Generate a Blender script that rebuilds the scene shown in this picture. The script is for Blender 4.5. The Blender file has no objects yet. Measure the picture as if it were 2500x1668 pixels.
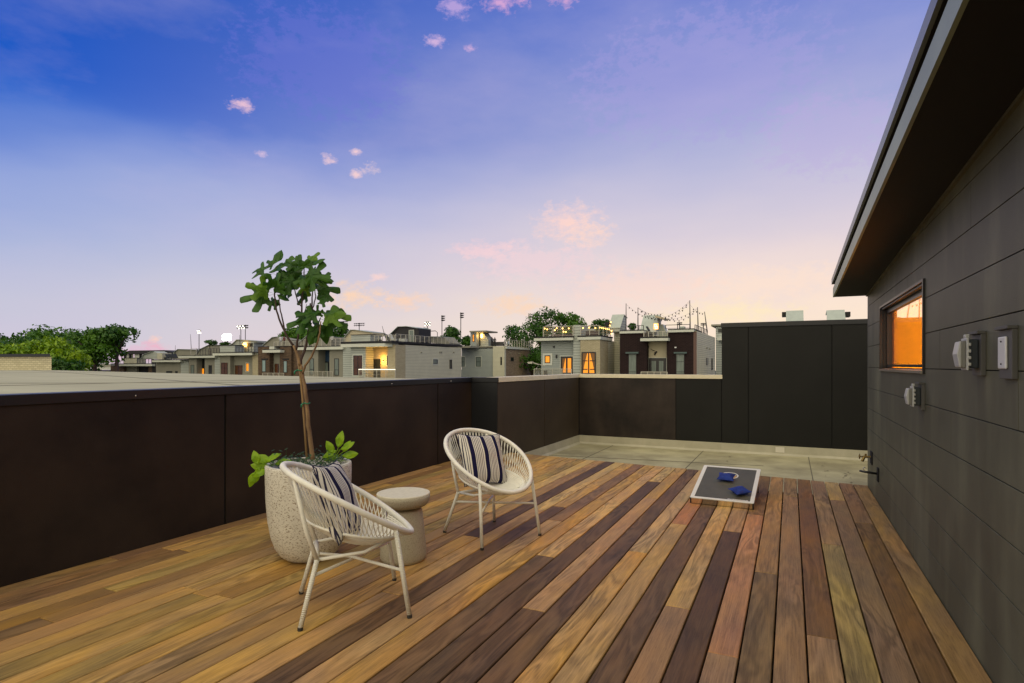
import bpy, math, random
from mathutils import Vector, Matrix
random.seed(7)
R = math.radians
scene = bpy.context.scene
col = scene.collection

# ------------------------------------------------------------------ camera
F, VX, HY, CH = 1420.0, 1930.0, 892.0, 1.4
TH = math.atan((VX-1250)/F); SN, CS = math.sin(TH), math.cos(TH)
cam_d = bpy.data.cameras.new('camera'); cam = bpy.data.objects.new('camera', cam_d); col.objects.link(cam)
cam.location = (0, 0, CH); cam.rotation_euler = (R(90), 0, TH)
cam_d.sensor_width = 36; cam_d.lens = 36*F/2500; cam_d.shift_y = (HY-834)/2500
cam_d.clip_start = .05; cam_d.clip_end = 3000
scene.camera = cam

def lin(c):
    return tuple((x/12.92 if x <= .04045 else ((x+.055)/1.055)**2.4) for x in (v/255 for v in c[:3])) + (1,)

# ------------------------------------------------------------------ dusk sky
w = bpy.data.worlds.new('World'); scene.world = w; w.use_nodes = True
nt = w.node_tree; N, L = nt.nodes, nt.links
for n in list(N): N.remove(n)
def nd(t, **k):
    n = N.new(t)
    for a, b in k.items(): setattr(n, a, b)
    return n
def mth(op, a, b=None, clamp=False):
    n = nd('ShaderNodeMath', operation=op, use_clamp=clamp)
    for i, v in enumerate((a, b)):
        if v is None: continue
        if isinstance(v, (int, float)): n.inputs[i].default_value = v
        else: L.new(v, n.inputs[i])
    return n.outputs[0]
tc = nd('ShaderNodeTexCoord'); nv = nd('ShaderNodeVectorMath', operation='NORMALIZE'); L.new(tc.outputs['Generated'], nv.inputs[0])
D = nv.outputs[0]
sp = nd('ShaderNodeSeparateXYZ'); L.new(D, sp.inputs[0])
elev = mth('DIVIDE', mth('ARCSINE', sp.outputs[2]), R(45), True)
hl = mth('MAXIMUM', mth('SQRT', mth('ADD', mth('MULTIPLY', sp.outputs[0], sp.outputs[0]), mth('MULTIPLY', sp.outputs[1], sp.outputs[1]))), .001)
az = mth('POWER', mth('DIVIDE', mth('SUBTRACT', mth('DIVIDE', sp.outputs[1], hl), .3), .7, True), 1.9)
def ramp(fac, stops):
    r = nd('ShaderNodeValToRGB'); r.color_ramp.interpolation = 'B_SPLINE'
    e = r.color_ramp.elements
    while len(e) < len(stops): e.new(.5)
    for el, (p, c) in zip(e, stops): el.position = p; el.color = lin(c)
    L.new(fac, r.inputs[0]); return r.outputs[0]
# gentle warping of the gradient so that the bands are not ruled
wn = nd('ShaderNodeTexNoise'); wn.inputs['Scale'].default_value = 2.2; wn.inputs['Detail'].default_value = 4
wm = nd('ShaderNodeMapping'); wm.inputs['Scale'].default_value = (1, 1, 3.2); L.new(D, wm.inputs[0]); L.new(wm.outputs[0], wn.inputs[0])
e2 = mth('ADD', elev, mth('MULTIPLY', mth('SUBTRACT', wn.outputs[0], .5), .16))
left = ramp(e2, [(0, (220, 196, 214)), (.06, (206, 202, 216)), (.19, (176, 186, 218)), (.32, (148, 166, 220)), (.41, (62, 112, 206)), (.47, (0, 86, 196)), (.58, (0, 80, 190)), (1, (20, 80, 175))])
right = ramp(e2, [(0, (254, 232, 200)), (.09, (253, 229, 207)), (.2, (243, 221, 214)), (.3, (216, 206, 218)), (.42, (182, 184, 218)), (.55, (146, 156, 212)), (.7, (100, 124, 208)), (1, (66, 96, 186))])
mx = nd('ShaderNodeMix', data_type='RGBA'); L.new(az, mx.inputs[0]); L.new(left, mx.inputs[6]); L.new(right, mx.inputs[7])
cur = mx.outputs[2]
def mixin(cur, fac, c):
    m = nd('ShaderNodeMix', data_type='RGBA'); L.new(fac, m.inputs[0]); L.new(cur, m.inputs[6]); m.inputs[7].default_value = lin(c); return m.outputs[2]
# wisps
wi = nd('ShaderNodeTexNoise'); wi.inputs['Scale'].default_value = 3.1; wi.inputs['Detail'].default_value = 7; wi.inputs['Roughness'].default_value = .58
wmm = nd('ShaderNodeMapping'); wmm.inputs['Scale'].default_value = (1, 1, 2.6); wmm.inputs['Rotation'].default_value = (.3, .2, 0); L.new(D, wmm.inputs[0]); L.new(wmm.outputs[0], wi.inputs[0])
wf = mth('MULTIPLY', mth('MULTIPLY', mth('SUBTRACT', wi.outputs[0], .47, True), 1.5, True), 1)
cur = mixin(cur, mth('MULTIPLY', wf, .55), (206, 192, 222))
# individual cloud puffs, each at a direction in the sky
cn = nd('ShaderNodeTexNoise'); cn.inputs['Scale'].default_value = 48; cn.inputs['Detail'].default_value = 8; cn.inputs['Roughness'].default_value = .7
cmp_ = nd('ShaderNodeMapping'); cmp_.inputs['Scale'].default_value = (1, 1, 1.7); L.new(D, cmp_.inputs[0]); L.new(cmp_.outputs[0], cn.inputs[0])
def pdir(px, py):
    r, u = (px-1250)/F, (HY-py)/F
    return Vector((r*CS-SN, r*SN+CS, u)).normalized()
def cloud(cur, px, py, rad, flat, c, dens):
    d = pdir(px, py); r = rad/F/(1+abs(px-1250)/2500)
    s = nd('ShaderNodeVectorMath', operation='SUBTRACT'); L.new(D, s.inputs[0]); s.inputs[1].default_value = d
    k = nd('ShaderNodeVectorMath', operation='MULTIPLY'); L.new(s.outputs[0], k.inputs[0]); k.inputs[1].default_value = (1/r, 1/r, flat/r)
    l = nd('ShaderNodeVectorMath', operation='LENGTH'); L.new(k.outputs[0], l.inputs[0])
    m = edge = mth('SUBTRACT', 1, l.outputs['Value'], True)
    m = mth('MINIMUM', mth('MULTIPLY', mth('SUBTRACT', mth('ADD', mth('MULTIPLY', m, .42 if rad < 80 else .4), cn.outputs[0]), .66 if rad < 80 else .60, True), 2.8 if rad < 80 else 2.4), dens)
    m = mth('MULTIPLY', m, mth('MULTIPLY', edge, 3.5, True))
    m2 = nd('ShaderNodeMath', operation='MAXIMUM'); L.new(m, m2.inputs[0]); m2.inputs[1].default_value = 0
    return mixin(cur, m2.outputs[0], c)
for a in [(590, 258, 52, 1.6, (250, 205, 215), .8), (640, 376, 34, 2, (240, 205, 225), .6), (803, 388, 34, 1.5, (255, 214, 214), .85), (868, 370, 26, 1.7, (255, 214, 214), .8),
          (905, 413, 42, 1.7, (255, 218, 210), .95), (868, 424, 26, 1.5, (255, 214, 210), .8), (1055, 100, 44, 2, (235, 195, 228), .7), (1150, 119, 24, 1.8, (240, 190, 225), .7), (1110, 20, 60, 2, (215, 180, 228), .6), (1235, 6, 70, 2, (240, 180, 218), .7), (1375, 0, 50, 2, (235, 178, 215), .6),
          (1385, 545, 135, 1.8, (255, 214, 204), .85), (1440, 570, 90, 1.8, (255, 216, 200), .7), (1180, 612, 120, 3.2, (248, 208, 212), .6), (1300, 640, 240, 3.4, (246, 212, 214), .5), (920, 677, 48, 2.6, (255, 215, 205), .7),
          (870, 722, 120, 2.2, (255, 214, 178), .85), (985, 735, 100, 2.6, (255, 212, 180), .8), (1250, 745, 130, 3, (255, 214, 178), .6), (1780, 765, 300, 5, (255, 234, 190), .7), (1900, 690, 300, 4, (255, 226, 205), .5), (1550, 700, 300, 4, (252, 218, 205), .5),
          (375, 846, 62, 2, (238, 178, 196), .9), (330, 862, 110, 3, (232, 178, 205), .8), (380, 828, 26, 1.6, (255, 206, 190), .8), (1700, 200, 420, 2.2, (172, 160, 222), .3), (800, 160, 300, 1.8, (118, 118, 214), .3), (2030, 330, 260, 1.8, (190, 172, 222), .35)]:
    cur = cloud(cur, *a)
bg = nd('ShaderNodeBackground'); L.new(cur, bg.inputs[0]); bg.inputs[1].default_value = 1.0
# a low physical sky is added under the dusk colours
sky = nd('ShaderNodeTexSky', sky_type='NISHITA'); sky.sun_disc = False; sky.sun_elevation = R(50); sky.sun_rotation = R(173)
bg2 = nd('ShaderNodeBackground'); L.new(sky.outputs[0], bg2.inputs[0]); bg2.inputs[1].default_value = .002
ad = nd('ShaderNodeAddShader'); L.new(bg.outputs[0], ad.inputs[0]); L.new(bg2.outputs[0], ad.inputs[1])
wo = nd('ShaderNodeOutputWorld'); L.new(ad.outputs[0], wo.inputs[0])

sd = bpy.data.lights.new('warm_fill_sun', 'SUN'); sun = bpy.data.objects.new('warm_fill_sun', sd); col.objects.link(sun)  # warm fill added from behind the camera to offset the blue sky light
sd.energy = 3.4; sd.angle = R(110); sd.color = (1, .85, .42)
sdir = Vector((.12*math.cos(R(52)), -.99*math.cos(R(52)), math.sin(R(52))))
sun.rotation_euler = sdir.to_track_quat('Z', 'Y').to_euler(); sun.location = (0, 0, 20)
vs = scene.view_settings; vs.view_transform = 'Standard'; vs.look = 'None'; vs.exposure = 0; vs.gamma = 1; vs.use_curve_mapping = False

# ------------------------------------------------------------------ helpers
def tag(o, label=None, cat=None, group=None, kind=None):
    if label: o['label'] = label
    if cat: o['category'] = cat
    if group: o['group'] = group
    if kind: o['kind'] = kind
    return o
def thing(name, loc, label, cat, group=None, rz=0):
    o = bpy.data.objects.new(name, None); col.objects.link(o); o.location = loc; o.rotation_euler = (0, 0, rz)
    o.empty_display_size = .1
    return tag(o, label, cat, group)
def origin(p):
    v = Vector((0, 0, 0))
    while p is not None: v += Vector(p.location); p = p.parent
    return v
class MB:
    def __init__(s): s.v = []; s.f = []; s.m = []
    def add(s, vs, fs, mi=0):
        b = len(s.v); s.v += [tuple(v) for v in vs]; s.f += [tuple(b+i for i in f) for f in fs]; s.m += [mi]*len(fs); return s
    def box(s, x0, x1, y0, y1, z0, z1, mi=0):
        if x0 > x1: x0, x1 = x1, x0
        if y0 > y1: y0, y1 = y1, y0
        if z0 > z1: z0, z1 = z1, z0
        return s.add([(x0, y0, z0), (x1, y0, z0), (x1, y1, z0), (x0, y1, z0), (x0, y0, z1), (x1, y0, z1), (x1, y1, z1), (x0, y1, z1)],
              [(0, 3, 2, 1), (4, 5, 6, 7), (0, 1, 5, 4), (1, 2, 6, 5), (2, 3, 7, 6), (3, 0, 4, 7)], mi)
    def prism(s, pts, axis, a, b, mi=0):
        """polygon pts (2-D) extruded along axis from a to b"""
        def P(p, t): return (t, p[0], p[1]) if axis == 'x' else ((p[0], t, p[1]) if axis == 'y' else (p[0], p[1], t))
        n = len(pts)
        return s.add([P(p, a) for p in pts]+[P(p, b) for p in pts],
              [tuple(range(n)), tuple(range(2*n-1, n-1, -1))]+[(i, i+n, (i+1) % n+n, (i+1) % n) for i in range(n)], mi)
    def tube(s, pts, r, n=8, closed=False, mi=0, cap=True):
        pts = [Vector(p) for p in pts]; k = len(pts); rr = r if isinstance(r, (list, tuple)) else [r]*k
        ref = None; vs = []
        for i, p in enumerate(pts):
            if closed: t = pts[(i+1) % k]-pts[i-1]
            else: t = pts[min(i+1, k-1)]-pts[max(i-1, 0)]
            t = t.normalized() if t.length > 1e-9 else Vector((0, 0, 1))
            if ref is None: ref = Vector((0, 0, 1)) if abs(t.z) < .9 else Vector((1, 0, 0))
            a = (ref-t*ref.dot(t)).normalized(); ref = a; b = t.cross(a)
            vs += [p+(a*math.cos(2*math.pi*j/n)+b*math.sin(2*math.pi*j/n))*rr[i] for j in range(n)]
        fs = []
        for i in range(k if closed else k-1):
            q = (i+1) % k
            fs += [(i*n+j, i*n+(j+1) % n, q*n+(j+1) % n, q*n+j) for j in range(n)]
        if not closed and cap: fs += [tuple(range(n-1, -1, -1)), tuple((k-1)*n+j for j in range(n))]
        return s.add(vs, fs, mi)
    def lathe(s, c, prof, n=48, mi=0):
        vs = []; k = len(prof)
        for r, z in prof: vs += [(c[0]+r*math.cos(2*math.pi*j/n), c[1]+r*math.sin(2*math.pi*j/n), c[2]+z) for j in range(n)]
        fs = [(i*n+j, i*n+(j+1) % n, (i+1)*n+(j+1) % n, (i+1)*n+j) for i in range(k-1) for j in range(n)]
        if prof[0][0] > 0: fs.append(tuple(range(n-1, -1, -1)))
        if prof[-1][0] > 0: fs.append(tuple((k-1)*n+j for j in range(n)))
        return s.add(vs, fs, mi)
    def ball(s, c, r, n=8, mi=0, sz=1):
        prof = [(max(r*math.sin(math.pi*i/(n//2+1)), 1e-4), -r*sz*math.cos(math.pi*i/(n//2+1))) for i in range(n//2+2)]
        return s.lathe(c, prof, n, mi)
    def build(s, name, mats, parent=None, smooth=False, local=False, bevel=0):
        me = bpy.data.meshes.new(name); off = Vector((0, 0, 0)) if local or parent is None else origin(parent)
        me.from_pydata([(v[0]-off.x, v[1]-off.y, v[2]-off.z) for v in s.v], [], s.f); me.validate()
        mats = mats if isinstance(mats, (list, tuple)) else [mats]
        for m in mats: me.materials.append(m)
        if len(mats) > 1:
            for p, i in zip(me.polygons, s.m): p.material_index = i
        if smooth:
            for p in me.polygons: p.use_smooth = True
        o = bpy.data.objects.new(name, me); col.objects.link(o)
        if parent is not None: o.parent = parent
        if bevel:
            b = o.modifiers.new('bevel', 'BEVEL'); b.width = bevel; b.segments = 2; b.limit_method = 'ANGLE'
        return o
def copy_tree(o, parent=None):
    c = o.copy(); col.objects.link(c); c.parent = parent
    for ch in list(o.children): copy_tree(ch, c)
    return c

# ------------------------------------------------------------------ materials
def mat(name, c, rough=.6, var=0, scale=5, bump=0, bscale=None, metal=0, emit=None, estr=0, spec=.5, c2=None, stretch=None, lo=.35, hi=.7, det=5):
    m = bpy.data.materials.new(name); m.use_nodes = True; t = m.node_tree; p = t.nodes['Principled BSDF']
    c = lin(c) if max(c) > 1.001 else tuple(c[:3])+(1,)
    p.inputs['Base Color'].default_value = c; p.inputs['Roughness'].default_value = rough; p.inputs['Metallic'].default_value = metal
    p.inputs['Specular IOR Level'].default_value = spec
    co = t.nodes.new('ShaderNodeTexCoord'); mp = t.nodes.new('ShaderNodeMapping'); t.links.new(co.outputs['Object'], mp.inputs[0])
    if stretch: mp.inputs['Scale'].default_value = stretch
    if c2 is not None or var:
        n = t.nodes.new('ShaderNodeTexNoise'); n.inputs['Scale'].default_value = scale; n.inputs['Detail'].default_value = det; n.inputs['Roughness'].default_value = .6
        t.links.new(mp.outputs[0], n.inputs[0]); r = t.nodes.new('ShaderNodeValToRGB')
        if c2 is not None: cc = lin(c2) if max(c2) > 1.001 else tuple(c2[:3])+(1,)
        else: cc = tuple(x*(1-var) for x in c[:3])+(1,)
        r.color_ramp.elements[0].position = lo; r.color_ramp.elements[0].color = cc
        r.color_ramp.elements[1].position = hi; r.color_ramp.elements[1].color = c
        t.links.new(n.outputs[0], r.inputs[0]); t.links.new(r.outputs[0], p.inputs['Base Color'])
    if bump:
        n2 = t.nodes.new('ShaderNodeTexNoise'); n2.inputs['Scale'].default_value = bscale or scale*4; n2.inputs['Detail'].default_value = 4
        t.links.new(mp.outputs[0], n2.inputs[0]); b = t.nodes.new('ShaderNodeBump'); b.inputs['Strength'].default_value = bump; b.inputs['Distance'].default_value = .01
        t.links.new(n2.outputs[0], b.inputs['Height']); t.links.new(b.outputs[0], p.inputs['Normal'])
    if emit: p.inputs['Emission Color'].default_value = lin(emit) if max(emit) > 1.001 else tuple(emit)+(1,); p.inputs['Emission Strength'].default_value = estr
    return m
def nodes(m): return m.node_tree.nodes, m.node_tree.links, m.node_tree.nodes['Principled BSDF']

def wood_mat():
    m = bpy.data.materials.new('hardwood_decking'); m.use_nodes = True; n, l, p = nodes(m)
    def q(op, a, b=None, c=False):
        x = n.new('ShaderNodeMath'); x.operation = op; x.use_clamp = c
        for i, v in enumerate((a, b)):
            if v is None: continue
            if isinstance(v, (int, float)): x.inputs[i].default_value = v
            else: l.new(v, x.inputs[i])
        return x.outputs[0]
    oi = n.new('ShaderNodeObjectInfo'); tcn = n.new('ShaderNodeTexCoord')
    off = n.new('ShaderNodeCombineXYZ'); l.new(q('MULTIPLY', oi.outputs['Random'], 40), off.inputs[0]); l.new(q('MULTIPLY', oi.outputs['Random'], 71), off.inputs[1]); l.new(q('MULTIPLY', oi.outputs['Random'], 23), off.inputs[2])
    ad = n.new('ShaderNodeVectorMath'); ad.operation = 'ADD'; l.new(tcn.outputs['Object'], ad.inputs[0]); l.new(off.outputs[0], ad.inputs[1])
    def noise(sc, st, det=5, dist=0, ro=.55):
        mp = n.new('ShaderNodeMapping'); mp.inputs['Scale'].default_value = st; l.new(ad.outputs[0], mp.inputs[0])
        x = n.new('ShaderNodeTexNoise'); x.inputs['Scale'].default_value = sc; x.inputs['Detail'].default_value = det; x.inputs['Distortion'].default_value = dist; x.inputs['Roughness'].default_value = ro
        l.new(mp.outputs[0], x.inputs[0]); return x.outputs[0]
    # cathedral / swirling growth rings: bands of a slowly varying field
    f1 = noise(2.4, (3.4, .5, 1), 2, .6)
    rings = q('ADD', q('MULTIPLY', q('SINE', q('MULTIPLY', f1, 34)), .5), .5)
    fine = noise(42, (3.2, .10, 1), 8, 0, .7)
    pores = noise(150, (2.5, .16, 1), 3)
    blot = noise(2.0, (2.5, .7, 1), 3, .4)
    gate = q('MULTIPLY', q('SUBTRACT', noise(1.1, (1.5, .6, 1), 2), .39, True), 5, True)      # swirls only here and there
    v = q('ADD', q('MULTIPLY', q('SUBTRACT', rings, .5), q('MULTIPLY', gate, .48)), 1)
    v = q('ADD', v, q('MULTIPLY', q('SUBTRACT', fine, .5), 1.5))
    v = q('ADD', v, q('MULTIPLY', q('SUBTRACT', blot, .5), 1.15))
    v = q('SUBTRACT', v, q('MULTIPLY', q('SUBTRACT', pores, .58, True), 2.0))
    v = q('MAXIMUM', v, .35)
    vm = n.new('ShaderNodeVectorMath'); vm.operation = 'SCALE'; l.new(oi.outputs['Color'], vm.inputs[0]); l.new(v, vm.inputs['Scale'])
    # hue drift along the board
    hs = n.new('ShaderNodeHueSaturation'); l.new(vm.outputs[0], hs.inputs['Color'])
    l.new(q('ADD', q('MULTIPLY', q('SUBTRACT', noise(1.3, (1.5, .8, 1), 3), .5), .035), .503), hs.inputs['Hue'])
    l.new(q('ADD', q('MULTIPLY', blot, .4), .82), hs.inputs['Saturation'])
    l.new(hs.outputs[0], p.inputs['Base Color'])
    l.new(q('ADD', q('MULTIPLY', fine, .25), .45), p.inputs['Roughness']); p.inputs['Specular IOR Level'].default_value = .14
    b = n.new('ShaderNodeBump'); b.inputs['Strength'].default_value = .25; b.inputs['Distance'].default_value = .002
    l.new(q('ADD', fine, q('MULTIPLY', rings, .2)), b.inputs['Height']); l.new(b.outputs[0], p.inputs['Normal'])
    return m

def siding_mat(name, c, pitch=.2, dark=.45, warm=0):
    """far lap siding: thin shadow gap lines every pitch metres, with a real bump step"""
    m = mat(name, c, .6, spec=.3); n, l, p = nodes(m)
    t = n.new('ShaderNodeTexCoord'); s = n.new('ShaderNodeSeparateXYZ'); l.new(t.outputs['Object'], s.inputs[0])
    a = n.new('ShaderNodeMath'); a.operation = 'DIVIDE'; l.new(s.outputs[2], a.inputs[0]); a.inputs[1].default_value = pitch
    f = n.new('ShaderNodeMath'); f.operation = 'FRACT'; l.new(a.outputs[0], f.inputs[0])
    r = n.new('ShaderNodeValToRGB'); e = r.color_ramp.elements; cc = lin(c)
    e[0].position = 0; e[0].color = tuple(x*dark for x in cc[:3])+(1,); e[1].position = .32; e[1].color = cc
    l.new(f.outputs[0], r.inputs[0])
    ns = n.new('ShaderNodeTexNoise'); ns.inputs['Scale'].default_value = .6; ns.inputs['Detail'].default_value = 4; l.new(t.outputs['Object'], ns.inputs[0])
    mr = n.new('ShaderNodeMapRange'); mr.inputs[3].default_value = .82; mr.inputs[4].default_value = 1.12; l.new(ns.outputs[0], mr.inputs[0])
    vm = n.new('ShaderNodeVectorMath'); vm.operation = 'SCALE'; l.new(r.outputs[0], vm.inputs[0]); l.new(mr.outputs[0], vm.inputs['Scale']); l.new(vm.outputs[0], p.inputs['Base Color'])
    b = n.new('ShaderNodeBump'); b.inputs['Distance'].default_value = .02; l.new(f.outputs[0], b.inputs['Height']); l.new(b.outputs[0], p.inputs['Normal'])
    return m
def brick_mat(name, c, c2, mortar, sc=1):
    m = mat(name, c, .85, spec=.2); n, l, p = nodes(m)
    t = n.new('ShaderNodeTexCoord'); s = n.new('ShaderNodeSeparateXYZ'); l.new(t.outputs['Object'], s.inputs[0])
    a = n.new('ShaderNodeMath'); a.operation = 'ADD'; l.new(s.outputs[0], a.inputs[0]); l.new(s.outputs[1], a.inputs[1])
    cb = n.new('ShaderNodeCombineXYZ'); l.new(a.outputs[0], cb.inputs[0]); l.new(s.outputs[2], cb.inputs[1])
    b = n.new('ShaderNodeTexBrick'); l.new(cb.outputs[0], b.inputs[0]); b.inputs['Color1'].default_value = lin(c); b.inputs['Color2'].default_value = lin(c2); b.inputs['Mortar'].default_value = lin(mortar)
    b.inputs['Scale'].default_value = 1/sc; b.inputs['Brick Width'].default_value = .3; b.inputs['Row Height'].default_value = .1; b.inputs['Mortar Size'].default_value = .012
    l.new(b.outputs[0], p.inputs['Base Color'])
    return m

M = {}
M['wood'] = wood_mat()
M['joist'] = mat('dark_joists', (.02, .013, .008), .9)
def panel_mat(name, c, c2, rough, streak=False):
    m = mat(name, c, rough, c2=c2, scale=1.3, bump=.12, bscale=160, spec=.22, lo=.3, hi=.72); n, l, p = nodes(m)
    if streak:
        t = n.new('ShaderNodeTexCoord'); mp = n.new('ShaderNodeMapping'); mp.inputs['Scale'].default_value = (1, 1.5, .4); l.new(t.outputs['Object'], mp.inputs[0])
        ns = n.new('ShaderNodeTexNoise'); ns.inputs['Scale'].default_value = 2.4; ns.inputs['Detail'].default_value = 6; l.new(mp.outputs[0], ns.inputs[0])
        r = n.new('ShaderNodeValToRGB'); r.color_ramp.elements[0].position = .46; r.color_ramp.elements[0].color = (1, 1, 1, 1); r.color_ramp.elements[1].position = .74; r.color_ramp.elements[1].color = (1.65, 1.68, 1.6, 1)
        l.new(ns.outputs[0], r.inputs[0]); src = p.inputs['Base Color'].links[0].from_socket
        vm = n.new('ShaderNodeVectorMath'); vm.operation = 'MULTIPLY'; l.new(src, vm.inputs[0]); l.new(r.outputs[0], vm.inputs[1]); src = vm.outputs[0]
    else: src = p.inputs['Base Color'].links[0].from_socket
    # scuffs: rare pale specks and scratches
    t2 = n.new('ShaderNodeTexCoord'); sc = n.new('ShaderNodeTexNoise'); sc.inputs['Scale'].default_value = 9; sc.inputs['Detail'].default_value = 8; sc.inputs['Roughness'].default_value = .75; l.new(t2.outputs['Object'], sc.inputs[0])
    r2 = n.new('ShaderNodeValToRGB'); r2.color_ramp.elements[0].position = .66; r2.color_ramp.elements[0].color = (0, 0, 0, 1); r2.color_ramp.elements[1].position = .8; r2.color_ramp.elements[1].color = (.05, .05, .047, 1); l.new(sc.outputs[0], r2.inputs[0])
    v2 = n.new('ShaderNodeVectorMath'); v2.operation = 'ADD'; l.new(src, v2.inputs[0]); l.new(r2.outputs[0], v2.inputs[1]); l.new(v2.outputs[0], p.inputs['Base Color'])
    return m
M['siding'] = panel_mat('painted_fibre_cement', (.125, .124, .080), (.085, .083, .052), .5, True)
M['panel_l'] = panel_mat('brown_black_panel', (.036, .024, .016), (.013, .009, .007), .5)
M['panel_j'] = panel_mat('olive_black_panel', (.060, .045, .026), (.038, .027, .016), .6)
M['panel_b'] = panel_mat('charcoal_panel', (.0105, .0105, .0085), (.007, .007, .0055), .55)
M['panel_st'] = panel_mat('stained_panel', (.042, .030, .023), (.010, .008, .007), .55, True)
M['blackgap'] = mat('black_backing', (.004, .004, .004), .9)
M['capblack'] = mat('black_metal_coping', (.010, .011, .013), .4, spec=.4)
M['cappale'] = mat('almond_metal_coping', (.70, .63, .44), .45, var=.15, scale=3)
M['membrane'] = mat('weathered_roof_membrane', (.44, .405, .245), .8, c2=(.26, .235, .14), scale=1.6, bump=.2, bscale=30, lo=.36, hi=.66, det=8)
M['flash'] = mat('membrane_upstand', (.46, .43, .31), .6, c2=(.37, .345, .24), scale=3)
M['membrane_far'] = mat('neighbour_roof_membrane', (.44, .425, .27), .8, c2=(.35, .335, .21), scale=.7, stretch=(.3, 2.2, 1), bump=.2, bscale=6)
M['white_rattan'] = mat('white_resin_rattan', (.80, .78, .68), .55, var=.12, scale=14)
def wrap(m, pitch=.009):
    n, l, p = nodes(m); t = n.new('ShaderNodeTexCoord'); wv = n.new('ShaderNodeTexWave'); wv.wave_type = 'BANDS'; wv.bands_direction = 'Z'; wv.inputs['Scale'].default_value = 1/pitch/3.14; wv.inputs['Distortion'].default_value = .6
    l.new(t.outputs['Object'], wv.inputs[0]); b = n.new('ShaderNodeBump'); b.inputs['Strength'].default_value = .8; b.inputs['Distance'].default_value = .003; l.new(wv.outputs[1], b.inputs['Height']); l.new(b.outputs[0], p.inputs['Normal'])
M['leg_wrap'] = mat('wrapped_resin_leg', (.80, .78, .68), .55, var=.12, scale=14); wrap(M['leg_wrap'])
M['rubber'] = mat('dark_rubber', (.03, .028, .025), .7)
M['stone'] = mat('speckled_cast_stone', (.42, .38, .28), .85, c2=(.28, .25, .18), scale=140, bump=.25, bscale=200, lo=.36, hi=.5)
M['stone_top'] = mat('pale_cast_stone_top', (.66, .62, .47), .7, c2=(.58, .54, .40), scale=40)
# pitted pot
def pot_mat():
    m = mat('pitted_white_pot', (.66, .63, .54), .8, var=.12, scale=6, spec=.3); n, l, p = nodes(m); src = p.inputs['Base Color'].links[0].from_socket
    t = n.new('ShaderNodeTexCoord'); mp = n.new('ShaderNodeMapping'); mp.inputs['Scale'].default_value = (1, 1, 2.2); l.new(t.outputs['Object'], mp.inputs[0])
    v = n.new('ShaderNodeTexNoise'); v.inputs['Scale'].default_value = 70; v.inputs['Detail'].default_value = 3; v.inputs['Roughness'].default_value = .5; l.new(mp.outputs[0], v.inputs[0])
    r = n.new('ShaderNodeValToRGB'); r.color_ramp.elements[0].position = .57; r.color_ramp.elements[0].color = (1, 1, 1, 1); r.color_ramp.elements[1].position = .61; r.color_ramp.elements[1].color = (.42, .36, .30, 1); l.new(v.outputs[0], r.inputs[0])
    vm = n.new('ShaderNodeVectorMath'); vm.operation = 'MULTIPLY'; l.new(src, vm.inputs[0]); l.new(r.outputs[0], vm.inputs[1]); l.new(vm.outputs[0], p.inputs['Base Color'])
    b = n.new('ShaderNodeBump'); b.inputs['Strength'].default_value = .5; b.inputs['Distance'].default_value = .004; b.invert = True; l.new(v.outputs[0], b.inputs['Height']); l.new(b.outputs[0], p.inputs['Normal'])
    return m
M['pot'] = pot_mat(); M['pot_in'] = mat('pot_rim_stone', (.60, .58, .50), .8, var=.2, scale=20)
M['soil'] = mat('potting_soil', (.03, .022, .015), .95, var=.5, scale=30, bump=.8, bscale=40)
def stripe_mat():
    m = mat('navy_ticking_stripe', (.66, .63, .55), .9, spec=.1, bump=.3, bscale=420); n, l, p = nodes(m)
    t = n.new('ShaderNodeTexCoord'); s = n.new('ShaderNodeSeparateXYZ'); l.new(t.outputs['Object'], s.inputs[0])
    r = n.new('ShaderNodeValToRGB'); r.color_ramp.interpolation = 'CONSTANT'; e = r.color_ramp.elements
    wht, nv_, gr = (.66, .63, .55, 1), (.012, .011, .045, 1), (.30, .29, .29, 1)
    st = [(0, nv_), (.30, wht)]
    x = .36
    for k in range(5): st += [(x, (.03, .028, .06, 1)), (x+.042, wht)]; x += .122
    st += [(.985, wht)]
    while len(e) < len(st): e.new(.5)
    for el, (a, c) in zip(e, st): el.position = a; el.color = c
    mm = n.new('ShaderNodeMath'); mm.operation = 'MULTIPLY_ADD'; l.new(s.outputs[0], mm.inputs[0]); mm.inputs[1].default_value = 1/.128; mm.inputs[2].default_value = 20.15
    fr = n.new('ShaderNodeMath'); fr.operation = 'FRACT'; l.new(mm.outputs[0], fr.inputs[0]); l.new(fr.outputs[0], r.inputs[0]); l.new(r.outputs[0], p.inputs['Base Color'])
    return m
M['stripe'] = stripe_mat(); M['navy'] = mat('navy_piping', (.012, .011, .04), .8)
def leaf_mat(name, c, c2, sub=.25):
    m = mat(name, c, .45, c2=c2, scale=9, spec=.35); n, l, p = nodes(m)
    tr = n.new('ShaderNodeBsdfTranslucent'); src = p.inputs['Base Color'].links[0].from_socket; l.new(src, tr.inputs[0])
    mxn = n.new('ShaderNodeMixShader'); mxn.inputs[0].default_value = sub; l.new(p.outputs[0], mxn.inputs[1]); l.new(tr.outputs[0], mxn.inputs[2]); l.new(mxn.outputs[0], n['Material Output'].inputs[0])
    return m
M['figleaf'] = leaf_mat('fig_leaf', (.062, .165, .010), (.022, .080, .006), .35)
M['figleaf_y'] = leaf_mat('young_fig_leaf', (.17, .32, .02), (.09, .20, .015), .4)
M['lime'] = leaf_mat('lime_leaf', (.36, .55, .01), (.18, .34, .008), .4)
M['herb'] = leaf_mat('grey_green_herb', (.055, .115, .022), (.02, .05, .01), .25)
M['bark'] = mat('tan_fig_bark', (.30, .19, .085), .75, c2=(.13, .075, .035), scale=16, bump=.4, stretch=(1, 1, .35))
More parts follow.
